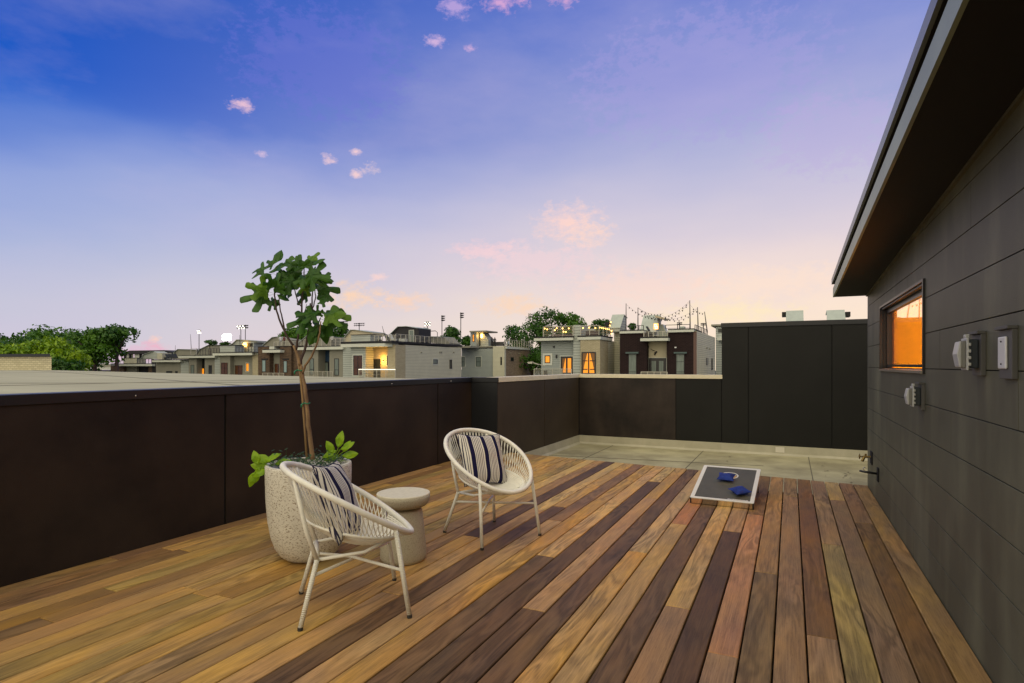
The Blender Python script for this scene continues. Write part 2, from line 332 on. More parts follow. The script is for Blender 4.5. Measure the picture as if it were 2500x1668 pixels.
M['bark_dk'] = mat('dark_twig_bark', (.07, .04, .03), .8, var=.4, scale=20)
M['stake'] = mat('bamboo_stake', (.34, .21, .08), .6, var=.4, scale=12, stretch=(1, 1, .2))
M['tie'] = mat('green_tie_tape', (.01, .16, .07), .45)
M['alu'] = mat('white_anodised_frame', (.74, .75, .63), .35, var=.08, scale=8)
M['alu_side'] = mat('brushed_aluminium_edge', (.75, .72, .66), .16, metal=1)
M['boardface'] = mat('slate_laminate', (.105, .104, .080), .6, c2=(.085, .085, .066), scale=7, spec=.2)
M['blackplastic'] = mat('black_plastic', (.012, .012, .012), .4)
M['white'] = mat('white_print', (.8, .8, .76), .5)
M['bag'] = mat('royal_blue_canvas', (.012, .045, .30), .85, c2=(.006, .02, .16), scale=12, bump=.3, bscale=300)
M['fascia'] = mat('grey_green_metal', (.31, .37, .24), .42, c2=(.24, .29, .19), scale=2, spec=.5)
M['drip'] = mat('drip_edge_metal', (.17, .19, .17), .35, spec=.6)
M['soffit'] = mat('dark_soffit', (.006, .0045, .003), .7, var=.4, scale=2)
M['winframe'] = mat('black_window_frame', (.010, .009, .009), .35)
M['jamb'] = mat('dark_timber_jamb', (.012, .007, .004), .45, var=.4, scale=10)
M['sill'] = mat('metal_sill', (.30, .27, .20), .35, metal=.4)
M['plastic_grey'] = mat('grey_weather_cover', (.50, .51, .46), .35, spec=.5)
M['plastic_clear'] = mat('smoked_cover_lens', (.22, .22, .19), .2, spec=.6)
M['box_dk'] = mat('dark_blue_grey_box', (.022, .03, .034), .5)
M['plate'] = mat('painted_mount_block', (.085, .083, .07), .55)
M['switch'] = mat('white_switch_plate', (.72, .73, .68), .3)
M['brass'] = mat('aged_brass', (.32, .22, .07), .4, metal=.8, var=.4, scale=30)
def glass_mat(name, fac, tint=(.9, .9, .88, 1)):
    m = bpy.data.materials.new(name); m.use_nodes = True; n, l = m.node_tree.nodes, m.node_tree.links; n.remove(n['Principled BSDF'])
    g = n.new('ShaderNodeBsdfGlossy'); g.inputs['Roughness'].default_value = .015; g.inputs[0].default_value = (1, 1, 1, 1); t = n.new('ShaderNodeBsdfTransparent'); t.inputs[0].default_value = tint
    x = n.new('ShaderNodeMixShader'); lw = n.new('ShaderNodeLayerWeight'); lw.inputs[0].default_value = .5; pw = n.new('ShaderNodeMath'); pw.operation = 'POWER'; l.new(lw.outputs['Facing'], pw.inputs[0]); pw.inputs[1].default_value = 2; fr = n.new('ShaderNodeMath'); fr.operation = 'MULTIPLY'; l.new(pw.outputs[0], fr.inputs[0]); fr.inputs[1].default_value = fac; l.new(fr.outputs[0], x.inputs[0]); l.new(t.outputs[0], x.inputs[1]); l.new(g.outputs[0], x.inputs[2]); l.new(x.outputs[0], n['Material Output'].inputs[0])
    return m
M['glass'] = glass_mat('window_glass', 1.0)
M['curtain_glow'] = mat('lit_orange_curtain', (.5, .25, .05), .9, emit=(1, .27, .0), estr=6.0)
M['curtain_glow2'] = mat('dimmer_curtain_edge', (.3, .13, .02), .9, emit=(1, .18, .0), estr=2)

# ------------------------------------------------------------------ the setting: ground, deck, membrane roof
g = MB().box(-700, 700, -120, 1200, -9.3, -9.0).build('ground', mat('street_level_ground', (.07, .08, .05), .9, c2=(.04, .05, .035), scale=.05))
tag(g, 'dark street level ground far below the roofs', kind='structure')
XR, XL, XJ, YB, PITCH = .81, -4.5, -4.05, 11.76, .1475
def yedge(x): return 8.40-(x+4.05)*(.50/4.86)
deck = MB()
for k in range(14):
    y = -1.9+k*.7; deck.box(XL, XR, y, y+.05, -.16, -.032)
deck.box(XL+.01, XR-.01, -2, 7.2, -.2, -.17)
deck = deck.build('roof_deck', M['joist']); tag(deck, 'hardwood roof deck of long boards in mixed browns', kind='structure')
TAN, OLV, BRN, DRK, ORG, LGT, YEL, SAL = (.45, .265, .09), (.33, .215, .075), (.27, .155, .06), (.135, .078, .042), (.49, .27, .085), (.53, .345, .135), (.38, .27, .10), (.43, .225, .11)
PLAN = {0: [(99, (.36, .22, .09))], 1: [(6.0, (.30, .175, .085)), (99, (.24, .135, .052))], 2: [(6.9, LGT), (99, (.27, .17, .09))], 3: [(5.18, (.36, .22, .11)), (99, YEL)],
        4: [(3.39, (.27, .14, .06)), (99, (.36, .215, .11))], 5: [(6.9, (.30, .19, .09)), (99, (.37, .225, .11))], 6: [(4.28, (.44, .25, .10)), (99, (.25, .155, .075))],
        7: [(5.9, (.22, .13, .06)), (2.98, SAL), (99, (.38, .23, .12))], 8: [(5.22, (.40, .24, .11)), (99, DRK)], 9: [(3.45, (.46, .285, .115)), (99, (.34, .20, .10))],
        10: [(99, (.17, .10, .052))], 11: [(5.26, (.44, .21, .09)), (99, (.45, .275, .115))], 12: [(4.34, (.46, .30, .14)), (99, (.47, .27, .09))],
        13: [(99, (.165, .095, .05))], 14: [(6.15, TAN), (3.06, (.44, .26, .12)), (99, DRK)], 15: [(7.06, LGT), (99, DRK)], 16: [(3.96, (.50, .30, .12)), (99, (.18, .105, .055))],
        17: [(5.77, TAN), (99, ORG)], 18: [(4.9, (.25, .14, .068)), (99, (.42, .25, .11))], 19: [(5.4, TAN), (99, (.15, .085, .045))], 20: [(5.2, LGT), (2.9, (.43, .25, .10)), (99, (.40, .235, .10))],
        21: [(4.15, (.12, .07, .04)), (99, TAN)], 22: [(99, (.31, .18, .08))], 23: [(4.9, LGT), (99, (.33, .2, .09))]}
random.seed(11)
pal = [TAN, OLV, TAN, BRN, (.40, .25, .10), ORG, (.36, .21, .09), (.24, .135, .06), TAN, OLV]
nb = 36
for i in range(nb):
    x1 = XR-.004-i*PITCH; x0 = max(x1-PITCH+.0085, XL+.002)
    if i in PLAN: segs = PLAN[i]
    else:
        segs = []; y = yedge(x0)-random.uniform(.6, 2.8)
        while y > -.5: segs.append((y, random.choice(pal))); y -= random.choice((1.6, 2.1, 2.7, 3.3))
        segs.append((99, random.choice(pal)))
    top = None
    for ylo, c in segs:
        ya = yedge(x0) if top is None else top; yb_ = yedge(x1) if top is None else top
        lo = -2 if ylo == 99 else ylo+.002
        b = .004; dz = random.uniform(-.0012, .0012)
        vs = []
        for z, q in ((-.026, 0), (-b+dz, 0), (dz, b)):
            vs += [(x0+q, lo+q, z), (x1-q, lo+q, z), (x1-q, yb_-q, z), (x0+q, ya-q, z)]
        fs = [(0, 3, 2, 1), (8, 9, 10, 11)]+[(a*4+j, a*4+(j+1) % 4, a*4+4+(j+1) % 4, a*4+4+j) for a in (0, 1) for j in range(4)]
        o = MB().add(vs, fs).build('board', M['wood'], deck)
        kk = random.uniform(.86, 1.02); o.color = (c[0]*kk, c[1]*kk*1.0, c[2]*kk*1.0, 1)
        top = ylo-.002

mem = MB().box(XJ, 4, 6.8, YB, -.35, -.25).build('membrane_roof', M['membrane']); tag(mem, 'weathered tan membrane roof beyond the deck edge', kind='structure')
seam = mat('membrane_seam', (.13, .12, .08), .9)
for x in (-3.3, -1.52, .285, 2.1):
    MB().box(x, x+.012, 7, YB-.02, -.25, -.246).build('lap_seam', seam, mem)
MB().prism([(-4.0, 9.9), (-4.0, 9.888), (-.4, 10.35), (-.4, 10.362)], 'z', -.2455, -.2425).build('lap_seam', seam, mem)
st = MB(); random.seed(4)
for cx in (-1.0, .49, .76):
    for k in range(15):
        x, y, r = cx+random.gauss(0, .045), random.uniform(8.1, 11.2), random.uniform(.004, .016)
        a0 = random.random()*6
        st.add([(x+r*random.uniform(.5, 1.6)*math.cos(a0+j), y+r*2*random.uniform(.5, 1.5)*math.sin(a0+j), -.2415) for j in (0, 1.1, 2.2, 3.3, 4.3, 5.3)], [(0, 1, 2, 3, 4, 5)])
tag(st.build('dirt_spots', mat('dirt', (.17, .145, .09), .95), mem), kind='stuff')

# ------------------------------------------------------------------ parapet walls
def wall_y(root, name, X, segs, z0, z1, m, thick=.014):      # panels facing +X, stacked along Y
    for a, b in segs: MB().box(X-thick, X, a+.011, b-.011, z0, z1).build(name, m, root, bevel=.002)
pl = thing('parapet_wall', (XL, 3, 0), 'long brown-black panel parapet along the left of the deck with black metal coping', 'parapet wall', 'dark panelled parapets around the deck')
MB().box(XL-.15, XL-.0145, -3, 8.06, -.3, 1.14).build('wall_core', M['blackgap'], pl)
wall_y(pl, 'panel', XL, [(-2.6, .1), (.1, 3.537), (3.537, 6.969), (6.969, 7.938)], -.03, 1.141, M['panel_l'])
MB().box(XL-.17, XL+.014, -3, 7.925, 1.141, 1.211).build('coping', M['capblack'], pl, bevel=.004)
sc = MB()
for y in (.9, 2.75, 4.45, 5.9, 7.3): sc.ball((XL+.0145, y, 1.168), .006)
tag(sc.build('screws', M['alu_side'], pl), kind='stuff')
pj = thing('parapet_wall', (XL+.2, 7.94, 0), 'short black return of the parapet behind the far chair', 'parapet wall', 'dark panelled parapets around the deck')
MB().box(XL+.001, XJ-.02, 7.943, 8.08, -.3, 1.14).build('wall_core', M['blackgap'], pj)
MB().box(XL+.001, XJ, 7.928, 7.942, -.03, 1.139).build('panel', M['capblack'], pj)
MB().box(XL+.016, XJ+.016, 7.912, 8.1, 1.139, 1.213).build('coping', M['capblack'], pj, bevel=.004)
pm = thing('parapet_wall', (XJ, 9.8, 0), 'olive brown parapet with pale coping between the black return and the back wall', 'parapet wall', 'dark panelled parapets around the deck')
MB().box(XJ-.18, XJ-.0145, 7.95, YB+.2, -.3, 1.14).build('wall_core', M['blackgap'], pm)
wall_y(pm, 'panel', XJ, [(7.943, 9.844), (9.844, YB-.02)], -.08, 1.138, M['panel_j'])
MB().box(XJ-.2, XJ+.018, 7.95, YB+.2, 1.139, 1.215).build('coping', M['cappale'], pm, bevel=.004)
MB().prism([(XJ-.02, -.08), (XJ+.012, -.08), (XJ+.02, -.215), (XJ+.07, -.2495), (XJ-.02, -.2495)], 'y', 7.9, YB-.02).build('upstand', M['flash'], pm)
pb = thing('parapet_wall', (-2.6, YB, 0), 'low charcoal back parapet with pale coping and water stains in front of the far houses', 'parapet wall', 'dark panelled parapets around the deck')
MB().box(XJ-.02, -1.19, YB+.0145, YB+.18, -.3, 1.14).build('wall_core', M['blackgap'], pb)
for a, b in ((XJ, -2.043), (-2.043, -1.19)):
    MB().box(a+.006, b-.004 if b > -1.3 else b-.006, YB, YB+.014, -.08, 1.138).build('panel', M['panel_b'] if b > -1.3 else M['panel_st'], pb, bevel=.002)
MB().box(XJ+.018, -1.175, YB-.02, YB+.2, 1.139, 1.215).build('coping', M['cappale'], pb, bevel=.004)
up = lambda a, b, root: MB().prism([(YB+.02, -.08), (YB-.012, -.08), (YB-.02, -.215), (YB-.07, -.2495), (YB+.02, -.2495)], 'x', a, b).build('upstand', M['flash'], root)
up(XJ, -1.19, pb)
pt = thing('parapet_wall', (.9, YB, 0), 'tall charcoal panel screen wall at the far right end of the roof', 'parapet wall', 'dark panelled parapets around the deck')
MB().box(-1.188, 4, YB+.0145, YB+.18, -.3, 2.13).build('wall_core', M['blackgap'], pt)
for a, b in ((-1.188, -.714), (-.714, .662), (.662, 2.04), (2.04, 3.4)):
    MB().box(a+.007, b-.007, YB, YB+.014, -.08, 2.12).build('panel', M['panel_b'], pt, bevel=.002)
MB().box(-1.2, 4, YB-.016, YB+.2, 2.12, 2.205).build('coping', M['capblack'], pt, bevel=.004)
up(-1.19, 4, pt)
pp = MB().prism([(-.25, -.10), (-.10, -.10), (-.10, -.20), (-.25, -.20)], 'y', YB-.0185, YB-.0215)
pp.build('patch', mat('patch_membrane', (.64, .60, .48), .6), pt)

# ------------------------------------------------------------------ the dark sided house with the lit window
hs = thing('dark_sided_house', (XR+1, 3, 0), 'charcoal lap panel sided house on the right with one orange lit window under deep eaves', 'house')
WY0, WY1, WZ0, WZ1 = 4.70, 6.786, 1.356, 1.966
def soff(y): return 2.216+.045*(7.95-y)
YE = 7.91
zj = [-.25]+[1.612+.2353*k for k in range(-6, 6)]
jo = {0: 5.1, 1: 2.9, 2: 5.12, 3: 2.93, 4: 4.266, 5: 1.3, 6: 2.3, 7: 5.13, 8: 3.0, 9: 4.262, 10: 3.365, 11: 4.3}
jy = {}
cj = [5.1, 2.4, 5.12, 2.6, 4.0, 2.93, 4.266, 5.13, 2.3, 3.6, 4.262, 3.365, 4.4]
for k in range(len(zj)-1):
    z0, z1 = zj[k]+.0025, zj[k+1]-.0025
    base = cj[k]; js = sorted({-3, YE}|{y for y in (base-3.05, base, base+3.05) if -2.9 < y < YE-.2})
    for a, b in zip(js, js[1:]):
        a2, b2 = (a+.002 if a > -3 else a), (b-.002 if b < YE else b)
        rects = []
        if b2 <= WY0 or a2 >= WY1 or z1 <= WZ0 or z0 >= WZ1: rects = [(a2, b2, z0, z1)]
        else:
            if a2 < WY0: rects.append((a2, WY0, z0, z1))
            if b2 > WY1: rects.append((WY1, b2, z0, z1))
            m0, m1 = max(a2, WY0), min(b2, WY1)
            if z0 < WZ0: rects.append((m0, m1, z0, WZ0))
            if z1 > WZ1: rects.append((m0, m1, WZ1, z1))
        mb = MB(); done = []
        for ra, rb, rz0, rz1 in rects:
            if mb.v and len(rects) > 1 and not any(abs(ra-q[1]) < .01 or abs(rb-q[0]) < .01 for q in done): mb.build('siding_panel', M['siding'], hs); mb = MB(); done = []
            done.append((ra, rb))
            sa, sb = soff(ra), soff(rb)
            if rz0 >= sa: continue
            if rz0 >= sb:
                ym = ra+(sa-rz0)/.045; poly = [(ra, rz0), (ym, rz0)]
                poly += [(ra, min(sa, rz1))]
                if sa > rz1: poly.insert(2, (ra+(sa-rz1)/.045, rz1))
            elif sb < rz1 < sa:
                poly = [(ra, rz0), (rb, rz0), (rb, sb), (ra+(sa-rz1)/.045, rz1), (ra, rz1)]
            else: poly = [(ra, rz0), (rb, rz0), (rb, min(sb, rz1)), (ra, min(sa, rz1))]
            mb.prism(poly, 'x', XR, XR+.012)
        if mb.v: mb.build('siding_panel', M['siding'], hs, bevel=.0012 if len(rects) == 1 else 0)
bk = MB()   # dark sheathing behind the joints
for r_ in ((-3, WY0-.001, -.3, 2.6), (WY1+.001, YE-.002, -.3, 2.2), (WY0-.001, WY1+.001, -.3, WZ0-.001), (WY0-.001, WY1+.001, WZ1+.001, 2.24)):
    bk.prism([(r_[0], r_[2]), (r_[1], r_[2]), (r_[1], min(r_[3], soff(r_[1])-.002)), (r_[0], min(r_[3], soff(r_[0])-.002))], 'x', XR+.0125, XR+.11)
bk.build('wall', M['blackgap'], hs)
MB().box(XR+.001, 7, YE-.012, YE, -.3, 2.2).build('end_wall', M['siding'], hs)
# roof: soffit, fascia, gutter gap, drip edge, roof deck
def slab(x0, x1, za, zb, name, m, y0=-3, y1=7.95):
    v = []
    for x in (x0, x1):
        for y in (y0, y1):
            for dz in (za, zb): v.append((x, y, soff(y)+dz))
    return MB().add(v, [(0, 1, 3, 2), (4, 6, 7, 5), (0, 4, 5, 1), (2, 3, 7, 6), (0, 2, 6, 4), (1, 5, 7, 3)]).build(name, m, hs)
slab(.476, 7, .0, .012, 'soffit', M['soffit'])
slab(.458, .475, -.002, .105, 'fascia', M['fascia'])
slab(.4762, 7, .1055, .155, 'roof_gap', M['blackgap'], y1=7.94)
slab(.445, .462, .158, .222, 'drip_edge', M['drip'], y1=7.98)
slab(.4625, 7, .157, .21, 'roof', M['blackgap'], y1=7.97)
slab(.478, 7, .0125, .105, 'end_fascia', M['soffit'], y0=7.93, y1=7.95)
MB().prism([(XR-.03, soff(-3)-.03), (XR, soff(-3)-.03), (XR, soff(-3)), (XR-.03, soff(-3))], 'y', -3, -2.99).build('frieze_end', M['soffit'], hs)
# frieze bead under the soffit
v = []
for y in (-3, 7.9):
    for dx, dz in ((-.018, -.018), (0, -.018), (0, -.001), (-.018, -.001)): v.append((XR+dx, y, soff(y)+dz))
MB().add(v, [(0, 1, 5, 4), (1, 2, 6, 5), (2, 3, 7, 6), (3, 0, 4, 7), (0, 3, 2, 1), (4, 5, 6, 7)]).build('frieze_bead', M['siding'], hs)
# window
fr = MB()
for a, b, c, d in ((WY0-.014, WY0+.012, WZ0-.012, WZ1+.014), (WY1-.012, WY1+.012, WZ0-.012, WZ1+.014), (WY0+.012, WY1-.012, WZ1-.004, WZ1+.014)):
    fr.box(XR-.014, XR+.10, a, b, c, d)
win = fr.build('window', M['winframe'], hs)
MB().box(XR+.001, XR+.10, WY0+.013, WY1-.013, WZ1-.02, WZ1-.0045).build('head_jamb', M['jamb'], win)
MB().box(XR+.015, XR+.10, WY1-.03, WY1-.0125, WZ0+.02, WZ1-.021).build('side_jamb', M['jamb'], win)
MB().prism([(XR-.022, WZ0-.012), (XR+.1, WZ0-.012), (XR+.1, WZ0+.026), (XR-.022, WZ0+.006)], 'y', WY0+.0125, WY1-.031).build('sill', M['sill'], win)
sash = MB(); XG = XR+.062
for a, b, c, d in ((WY0+.013, WY0+.03, WZ0+.027, WZ1-.021), (WY1-.065, WY1-.031, WZ0+.027, WZ1-.021), (WY0+.03, WY1-.065, WZ1-.06, WZ1-.021), (WY0+.03, WY1-.065, WZ0+.027, WZ0+.05)):
    sash.box(XG-.02, XG+.02, a, b, c, d)
sash.build('sash', M['winframe'], win)
MB().box(XG-.003, XG+.003, WY0+.03, WY1-.065, WZ0+.05, WZ1-.06).build('pane', M['glass'], win)
ct = MB(); y = WY0-.3; k = 0
pts = []
while y < WY1+.1: pts.append((y, XR+.098+.006*math.sin(k*1.3)+.006*math.sin(k*.37))); y += .02; k += 1
for a, b in zip(pts, pts[1:]): ct.add([(a[1], a[0], WZ0-.1), (b[1], b[0], WZ0-.1), (b[1], b[0], WZ1+.1), (a[1], a[0], WZ1+.1)], [(0, 1, 2, 3)])
ct.build('curtain', M['curtain_glow'], win)
MB().box(XR+.082, XR+.084, WY1-.19, WY1-.10, WZ0-.1, WZ1+.1).build('curtain_edge', M['curtain_glow2'], win)
MB().box(XR+.2, XR+1.2, WY0-.4, WY1+.4, WZ1+.12, WZ1+.14).build('room_ceiling', M['blackgap'], win)

# wall mounted things
def mount(root, y0, y1, z0, z1):
    mb = MB().box(XR-.020, XR-.0005, y0, y1, z0, z1); mb.box(XR-.036, XR-.0005, y0-.002, y1+.002, z1+.0005, z1+.014)
    mb.build('mounting_block', M['plate'], root, bevel=.002)
def cover_box(y0, y1, z0, z1, label):
    ym = (y0+y1)/2; r = thing('outlet_box', (XR, ym, (z0+z1)/2), label, 'outlet box', 'weatherproof boxes on the dark siding')
    mount(r, y0, y1, z0, z1)
    h = (z1-z0); a, b = ym-.045, ym+.045; c, d = z0+h*.17, z1-h*.12
    MB().box(XR-.058, XR-.0205, a, b, c, d).build('box', M['box_dk'], r, bevel=.006)
    fl = MB().box(XR-.068, XR-.0585, a-.006, b+.006, c-.008, d+.006)
    for k in range(4): fl.box(XR-.064, XR-.052, a-.014, a-.0065, c+.012+k*h*.16, c+.027+k*h*.16)
    fl.box(XR-.066, XR-.05, ym-.02, ym+.02, d+.0065, d+.024)
    fl.build('flange', M['plastic_grey'], r, bevel=.003)
    MB().prism([(XR-.0685, c), (XR-.0685, d-.004), (XR-.085, d-.010), (XR-.094, (c+d)/2), (XR-.085, c+.006)], 'y', a+.004, b-.004).build('cover', M['plastic_clear'], r, bevel=.004)
    fc = MB().prism([(XR-.0855, c+.004), (XR-.0855, d-.007), (XR-.094, d-.012), (XR-.104, (c+d)/2), (XR-.094, c+.008)], 'y', a+.002, b-.002)
    fc.build('cover_face', M['plastic_grey'], r, bevel=.004)
cover_box(3.345, 3.49, 1.352, 1.545, 'larger grey weatherproof outlet box mounted beside the white switch plate')
cover_box(4.69, 4.81, 1.098, 1.272, 'smaller grey weatherproof outlet box mounted low under the lit window')
sw = thing('switch_plate', (XR, 2.98, 1.45), 'blank white plate with two screws on a dark block on the siding', 'switch plate')
mount(sw, 2.93, 3.085, 1.345, 1.545)
MB().box(XR-.030, XR-.0205, 2.975, 3.068, 1.385, 1.517).build('cover_plate', M['switch'], sw, bevel=.006)
s_ = MB()
for z in (1.405, 1.497): s_.ball((XR-.0305, 3.02, z), .004)
tag(s_.build('screws', M['rubber'], sw), kind='stuff')
hb = thing('hose_bib', (XR, 7.5, .4), 'brass garden tap on the wall corner above the pale roof membrane', 'tap')
MB().box(XR-.012, XR, 7.43, 7.57, .31, .45).build('wall_plate', M['blackgap'], hb, bevel=.003)
MB().tube([(XR-.012, 7.5, .39), (XR-.09, 7.5, .385)], .012).tube([(XR-.07, 7.5, .385), (XR-.095, 7.48, .34)], [.012, .016]).box(XR-.07, XR-.05, 7.49, 7.51, .395, .42).build('valve', M['brass'], hb, smooth=False)
MB().tube([(XR-.09, 7.5, .385), (XR-.115, 7.5, .387)], .006).tube([(XR-.118, 7.5+.025*math.cos(a), .387+.025*math.sin(a)) for a in [i*math.pi/4 for i in range(8)]], .006, 6, True).build('handle', M['brass'], hb)
pk = thing('wall_bracket', (XR, 6.98, .29), 'black pipe stub with a wire hook on a small plate low on the wall', 'bracket')
MB().box(XR-.014, XR, 6.92, 7.0, .215, .355).build('wall_plate', M['blackgap'], pk, bevel=.003)
MB().tube([(XR-.014, 6.97, .292), (XR-.12, 6.99, .30), (XR-.165, 7.0, .305)], [.012, .012, .009]).build('pipe', M['blackplastic'], pk, smooth=True)
MB().tube([(XR-.12, 6.99, .312), (XR-.135, 6.99, .33), (XR-.12, 6.99, .345), (XR-.105, 6.99, .335)], .003, 6).build('hook', M['alu_side'], pk)

# ------------------------------------------------------------------ neighbouring flat roof with its brick penthouse
nr = thing('flat_roof_building', (-14, 2, -9), 'neighbouring building with broad pale flat roof just beyond the left parapet', 'building')
MB().prism([(-4.68, -12), (-4.68, 8.15), (-5.6, 8.35), (-9.8, 9.25), (-31, 15.3), (-46, 19.5), (-46, -12)], 'z', 1.09, 1.168).build('roof_membrane', M['membrane_far'], nr)
MB().prism([(-4.72, -12), (-4.72, 8.05), (-5.6, 8.25), (-9.8, 9.15), (-31, 15.2), (-46, 19.3), (-46, -12)], 'z', -9, 1.089).build('wall', siding_mat('neighbour_wall', (150, 148, 130)), nr)
sm = mat('neighbour_seam', (.17, .16, .11), .9)
for a, b in (((-4.7, .2), (-45, 9.5)), ((-9, -2), (-7.2, 8.6)), ((-18, -2), (-5.3, 6.4)), ((-4.7, 4.3), (-34, 15.6)), ((-26, 3), (-20, 12))):
    a, b = Vector(a+(0,)), Vector(b+(0,)); n = (b-a).normalized().cross(Vector((0, 0, 1)))*.035
    MB().prism([tuple((a+n).xy), tuple((b+n).xy), tuple((b-n).xy), tuple((a-n).xy)], 'z', 1.169, 1.1712).build('lap_seam', sm, nr)
MB().prism([(-4.665, -12), (-4.665, 8.1), (-4.8, 8.1), (-4.8, -12)], 'z', 1.169, 1.182).build('edge_strip', M['flash'], nr)
ph = thing('brick_penthouse', (-36, 16, 1.17), 'cream painted brick block with black coping on the flat roof at the far left', 'penthouse')
MB().prism([(-30.9, 15.1), (-46, 11.2), (-50, 15), (-38.8, 18.6)], 'z', 1.172, 1.80).build('wall', brick_mat('cream_brick', (196, 188, 158), (178, 170, 142), (150, 143, 118), .9), ph)
MB().prism([(-30.8, 15.0), (-46.1, 11.05), (-50.1, 15.1), (-38.8, 18.8)], 'z', 1.801, 1.93).build('coping', M['capblack'], ph)

# ------------------------------------------------------------------ rattan chairs
def make_chair():
    root = thing('rattan_chair', (0, 0, 0), 'white corded rattan armchair', 'chair', 'white rattan armchairs on the deck')
    def rimp(t, rx=.36, ry=.35):
        c, s = math.cos(t), math.sin(t); x = -.02+rx*c
        return Vector((x, ry*s*(1-.03*c), .632-.212*c-.012*math.cos(2*t)))
    n = 64
    MB().tube([rimp(2*math.pi*i/n) for i in range(n)], .0175, 10, True).build('rim', M['white_rattan'], root, True, True)
    def inner(t):
        c, s = math.cos(t), math.sin(t); return Vector((.015+.27*c, .262*s, .472-.062*c))
    cd = MB(); k = 150
    for i in range(k):
        t = 2*math.pi*i/k; tw = .10 if i % 2 else -.10
        if math.cos(t) > .86: tw *= .3
        a = rimp(t); b = inner(t+tw); mid = (a+b)/2+Vector((0, 0, -.012))
        cd.tube([a, mid, b], .0031, 4, cap=False)
    # woven seat, sagging in the middle
    def seat(x, y):
        u, v = (x-.015)/.27, y/.262; q = max(0, 1-u*u-v*v)
        return (x, y, .472-.062*u-.105*q**.8)
    y = -.25
    while y < .255:
        q = math.sqrt(max(0, 1-(y/.262)**2)); xa, xb = .015-.27*q, .015+.27*q
        cd.tube([seat(xa+(xb-xa)*j/12, y) for j in range(13)], .0042, 4, cap=False); y += .0105
    x = -.24
    while x < .28:
        q = math.sqrt(max(0, 1-((x-.015)/.27)**2)); yb = .262*q
        cd.tube([seat(x, -yb+2*yb*j/12) for j in range(13)], .004, 4, cap=False); x += .012
    # front weave: rows parallel to the rim between the seat ring and the rim
    for f in (.2, .4, .6, .8):
        cd.tube([inner(R(a)).lerp(rimp(R(a)), f)+Vector((0, 0, -.004)) for a in range(-42, 43, 6)], .0048, 4, cap=False)
    tag(cd.build('cord_weave', M['white_rattan'], root, False, True), kind='stuff')
    MB().tube([inner(2*math.pi*i/40)+Vector((0, 0, -.006)) for i in range(40)], .0085, 8, True).build('seat_ring', M['white_rattan'], root, True, True)
    MB().tube([(-.20, -.19, .335), (-.195, 0, .333), (-.20, .19, .335)], .013, 8).tube([(-.2, -.17, .335), (.05, -.20, .36), (.22, -.14, .41)], .010, 8).tube([(-.2, .17, .335), (.05, .20, .36), (.22, .14, .41)], .010, 8).build('seat_frame', M['white_rattan'], root, True, True)
    legs = {}
    for sx, sy in ((1, -1), (1, 1), (-1, 1), (-1, -1)):
        if sx > 0: top, ft = rimp(sy*R(50)), Vector((.285, sy*.295, .012))
        else: top, ft = Vector((-.20, sy*.185, .34)), Vector((-.285, sy*.262, .012))
        lg = MB().tube([top, top.lerp(ft, .5), ft], .0135, 10).build('leg', M['leg_wrap'], root, True, True)
        MB().tube([ft+Vector((0, 0, .006)), ft+Vector((0, 0, -.012))], .0142, 10).build('foot_cap', M['rubber'], lg, False, True)
        legs[sx, sy] = (top, ft)
    def at(l, z): a, b = legs[l]; return a.lerp(b, (a.z-z)/(a.z-b.z))
    MB().tube([at((-1, -1), .262), Vector((-.01, 0, .262)), at((1, 1), .262)], .0095, 8).build('stretcher', M['white_rattan'], root, True, True)
    MB().tube([at((-1, 1), .262), Vector((-.01, 0, .282)), at((1, -1), .262)], .0095, 8).build('stretcher', M['white_rattan'], root, True, True)
    for sy in (-1, 1):
        MB().tube([(-.20, sy*.185, .34), (-.255, sy*.19, .5), rimp(sy*R(146))], .012, 8).build('back_strut', M['white_rattan'], root, True, True)
    return root
def make_pillow(loc, label, rz, lean, roll=0, a=.225, th=.07):
    n = 22; mb = MB()
    vs = []; 
    def P(u, v, s):
        px = u*a*(1-.10*(1-v*v)); py = v*a*(1-.10*(1-u*u))
        h = th*(max(0, (1-u**2))*max(0, (1-v**2)))**.42
        h *= 1+.05*math.sin(5*u+2*v)+.04*math.sin(7*v-u)
        return (px, s*h, py)
    g = [[0]*(n+1) for _ in range(n+1)]
    for s in (1, -1):
        b = len(vs)
        for i in range(n+1):
            for j in range(n+1): vs.append(P(-1+2*i/n, -1+2*j/n, s))
        for i in range(n):
            for j in range(n):
                q = (b+i*(n+1)+j, b+(i+1)*(n+1)+j, b+(i+1)*(n+1)+j+1, b+i*(n+1)+j+1)
                mb.f.append(q if s < 0 else q[::-1]); mb.m.append(0)
    mb.v = vs
    root = mb.build('striped_cushion', M['stripe'], None, True, True)
    edge = []
    for i in range(n): edge.append(P(-1+2*i/n, -1, 0))
    for i in range(n): edge.append(P(1, -1+2*i/n, 0))
    for i in range(n): edge.append(P(1-2*i/n, 1, 0))
    for i in range(n): edge.append(P(-1, 1-2*i/n, 0))
    MB().tube(edge, .0035, 5, True).build('piping', M['navy'], root, True, True)
    # local: face normal is -y -> turn so that it faces chair +x, lean back
    m = Matrix.Rotation(rz, 4, 'Z') @ Matrix.Rotation(lean, 4, 'Y') @ Matrix.Rotation(R(90), 4, 'Z') @ Matrix.Rotation(roll, 4, 'Y')
    root.matrix_world = Matrix.Translation(loc) @ m
    return tag(root, label, 'cushion', 'striped cushions on the armchairs')
ch = make_chair()
ch.location = (-2.316, 2.671, 0); ch.rotation_euler[2] = R(45); ch['label'] = 'nearer white corded armchair turned away with its back to the speckled planter'
c2 = copy_tree(ch); c2.location = (-2.241, 4.263, 0); c2.rotation_euler[2] = R(-25); c2['label'] = 'farther white corded armchair facing right beside the black wall corner'
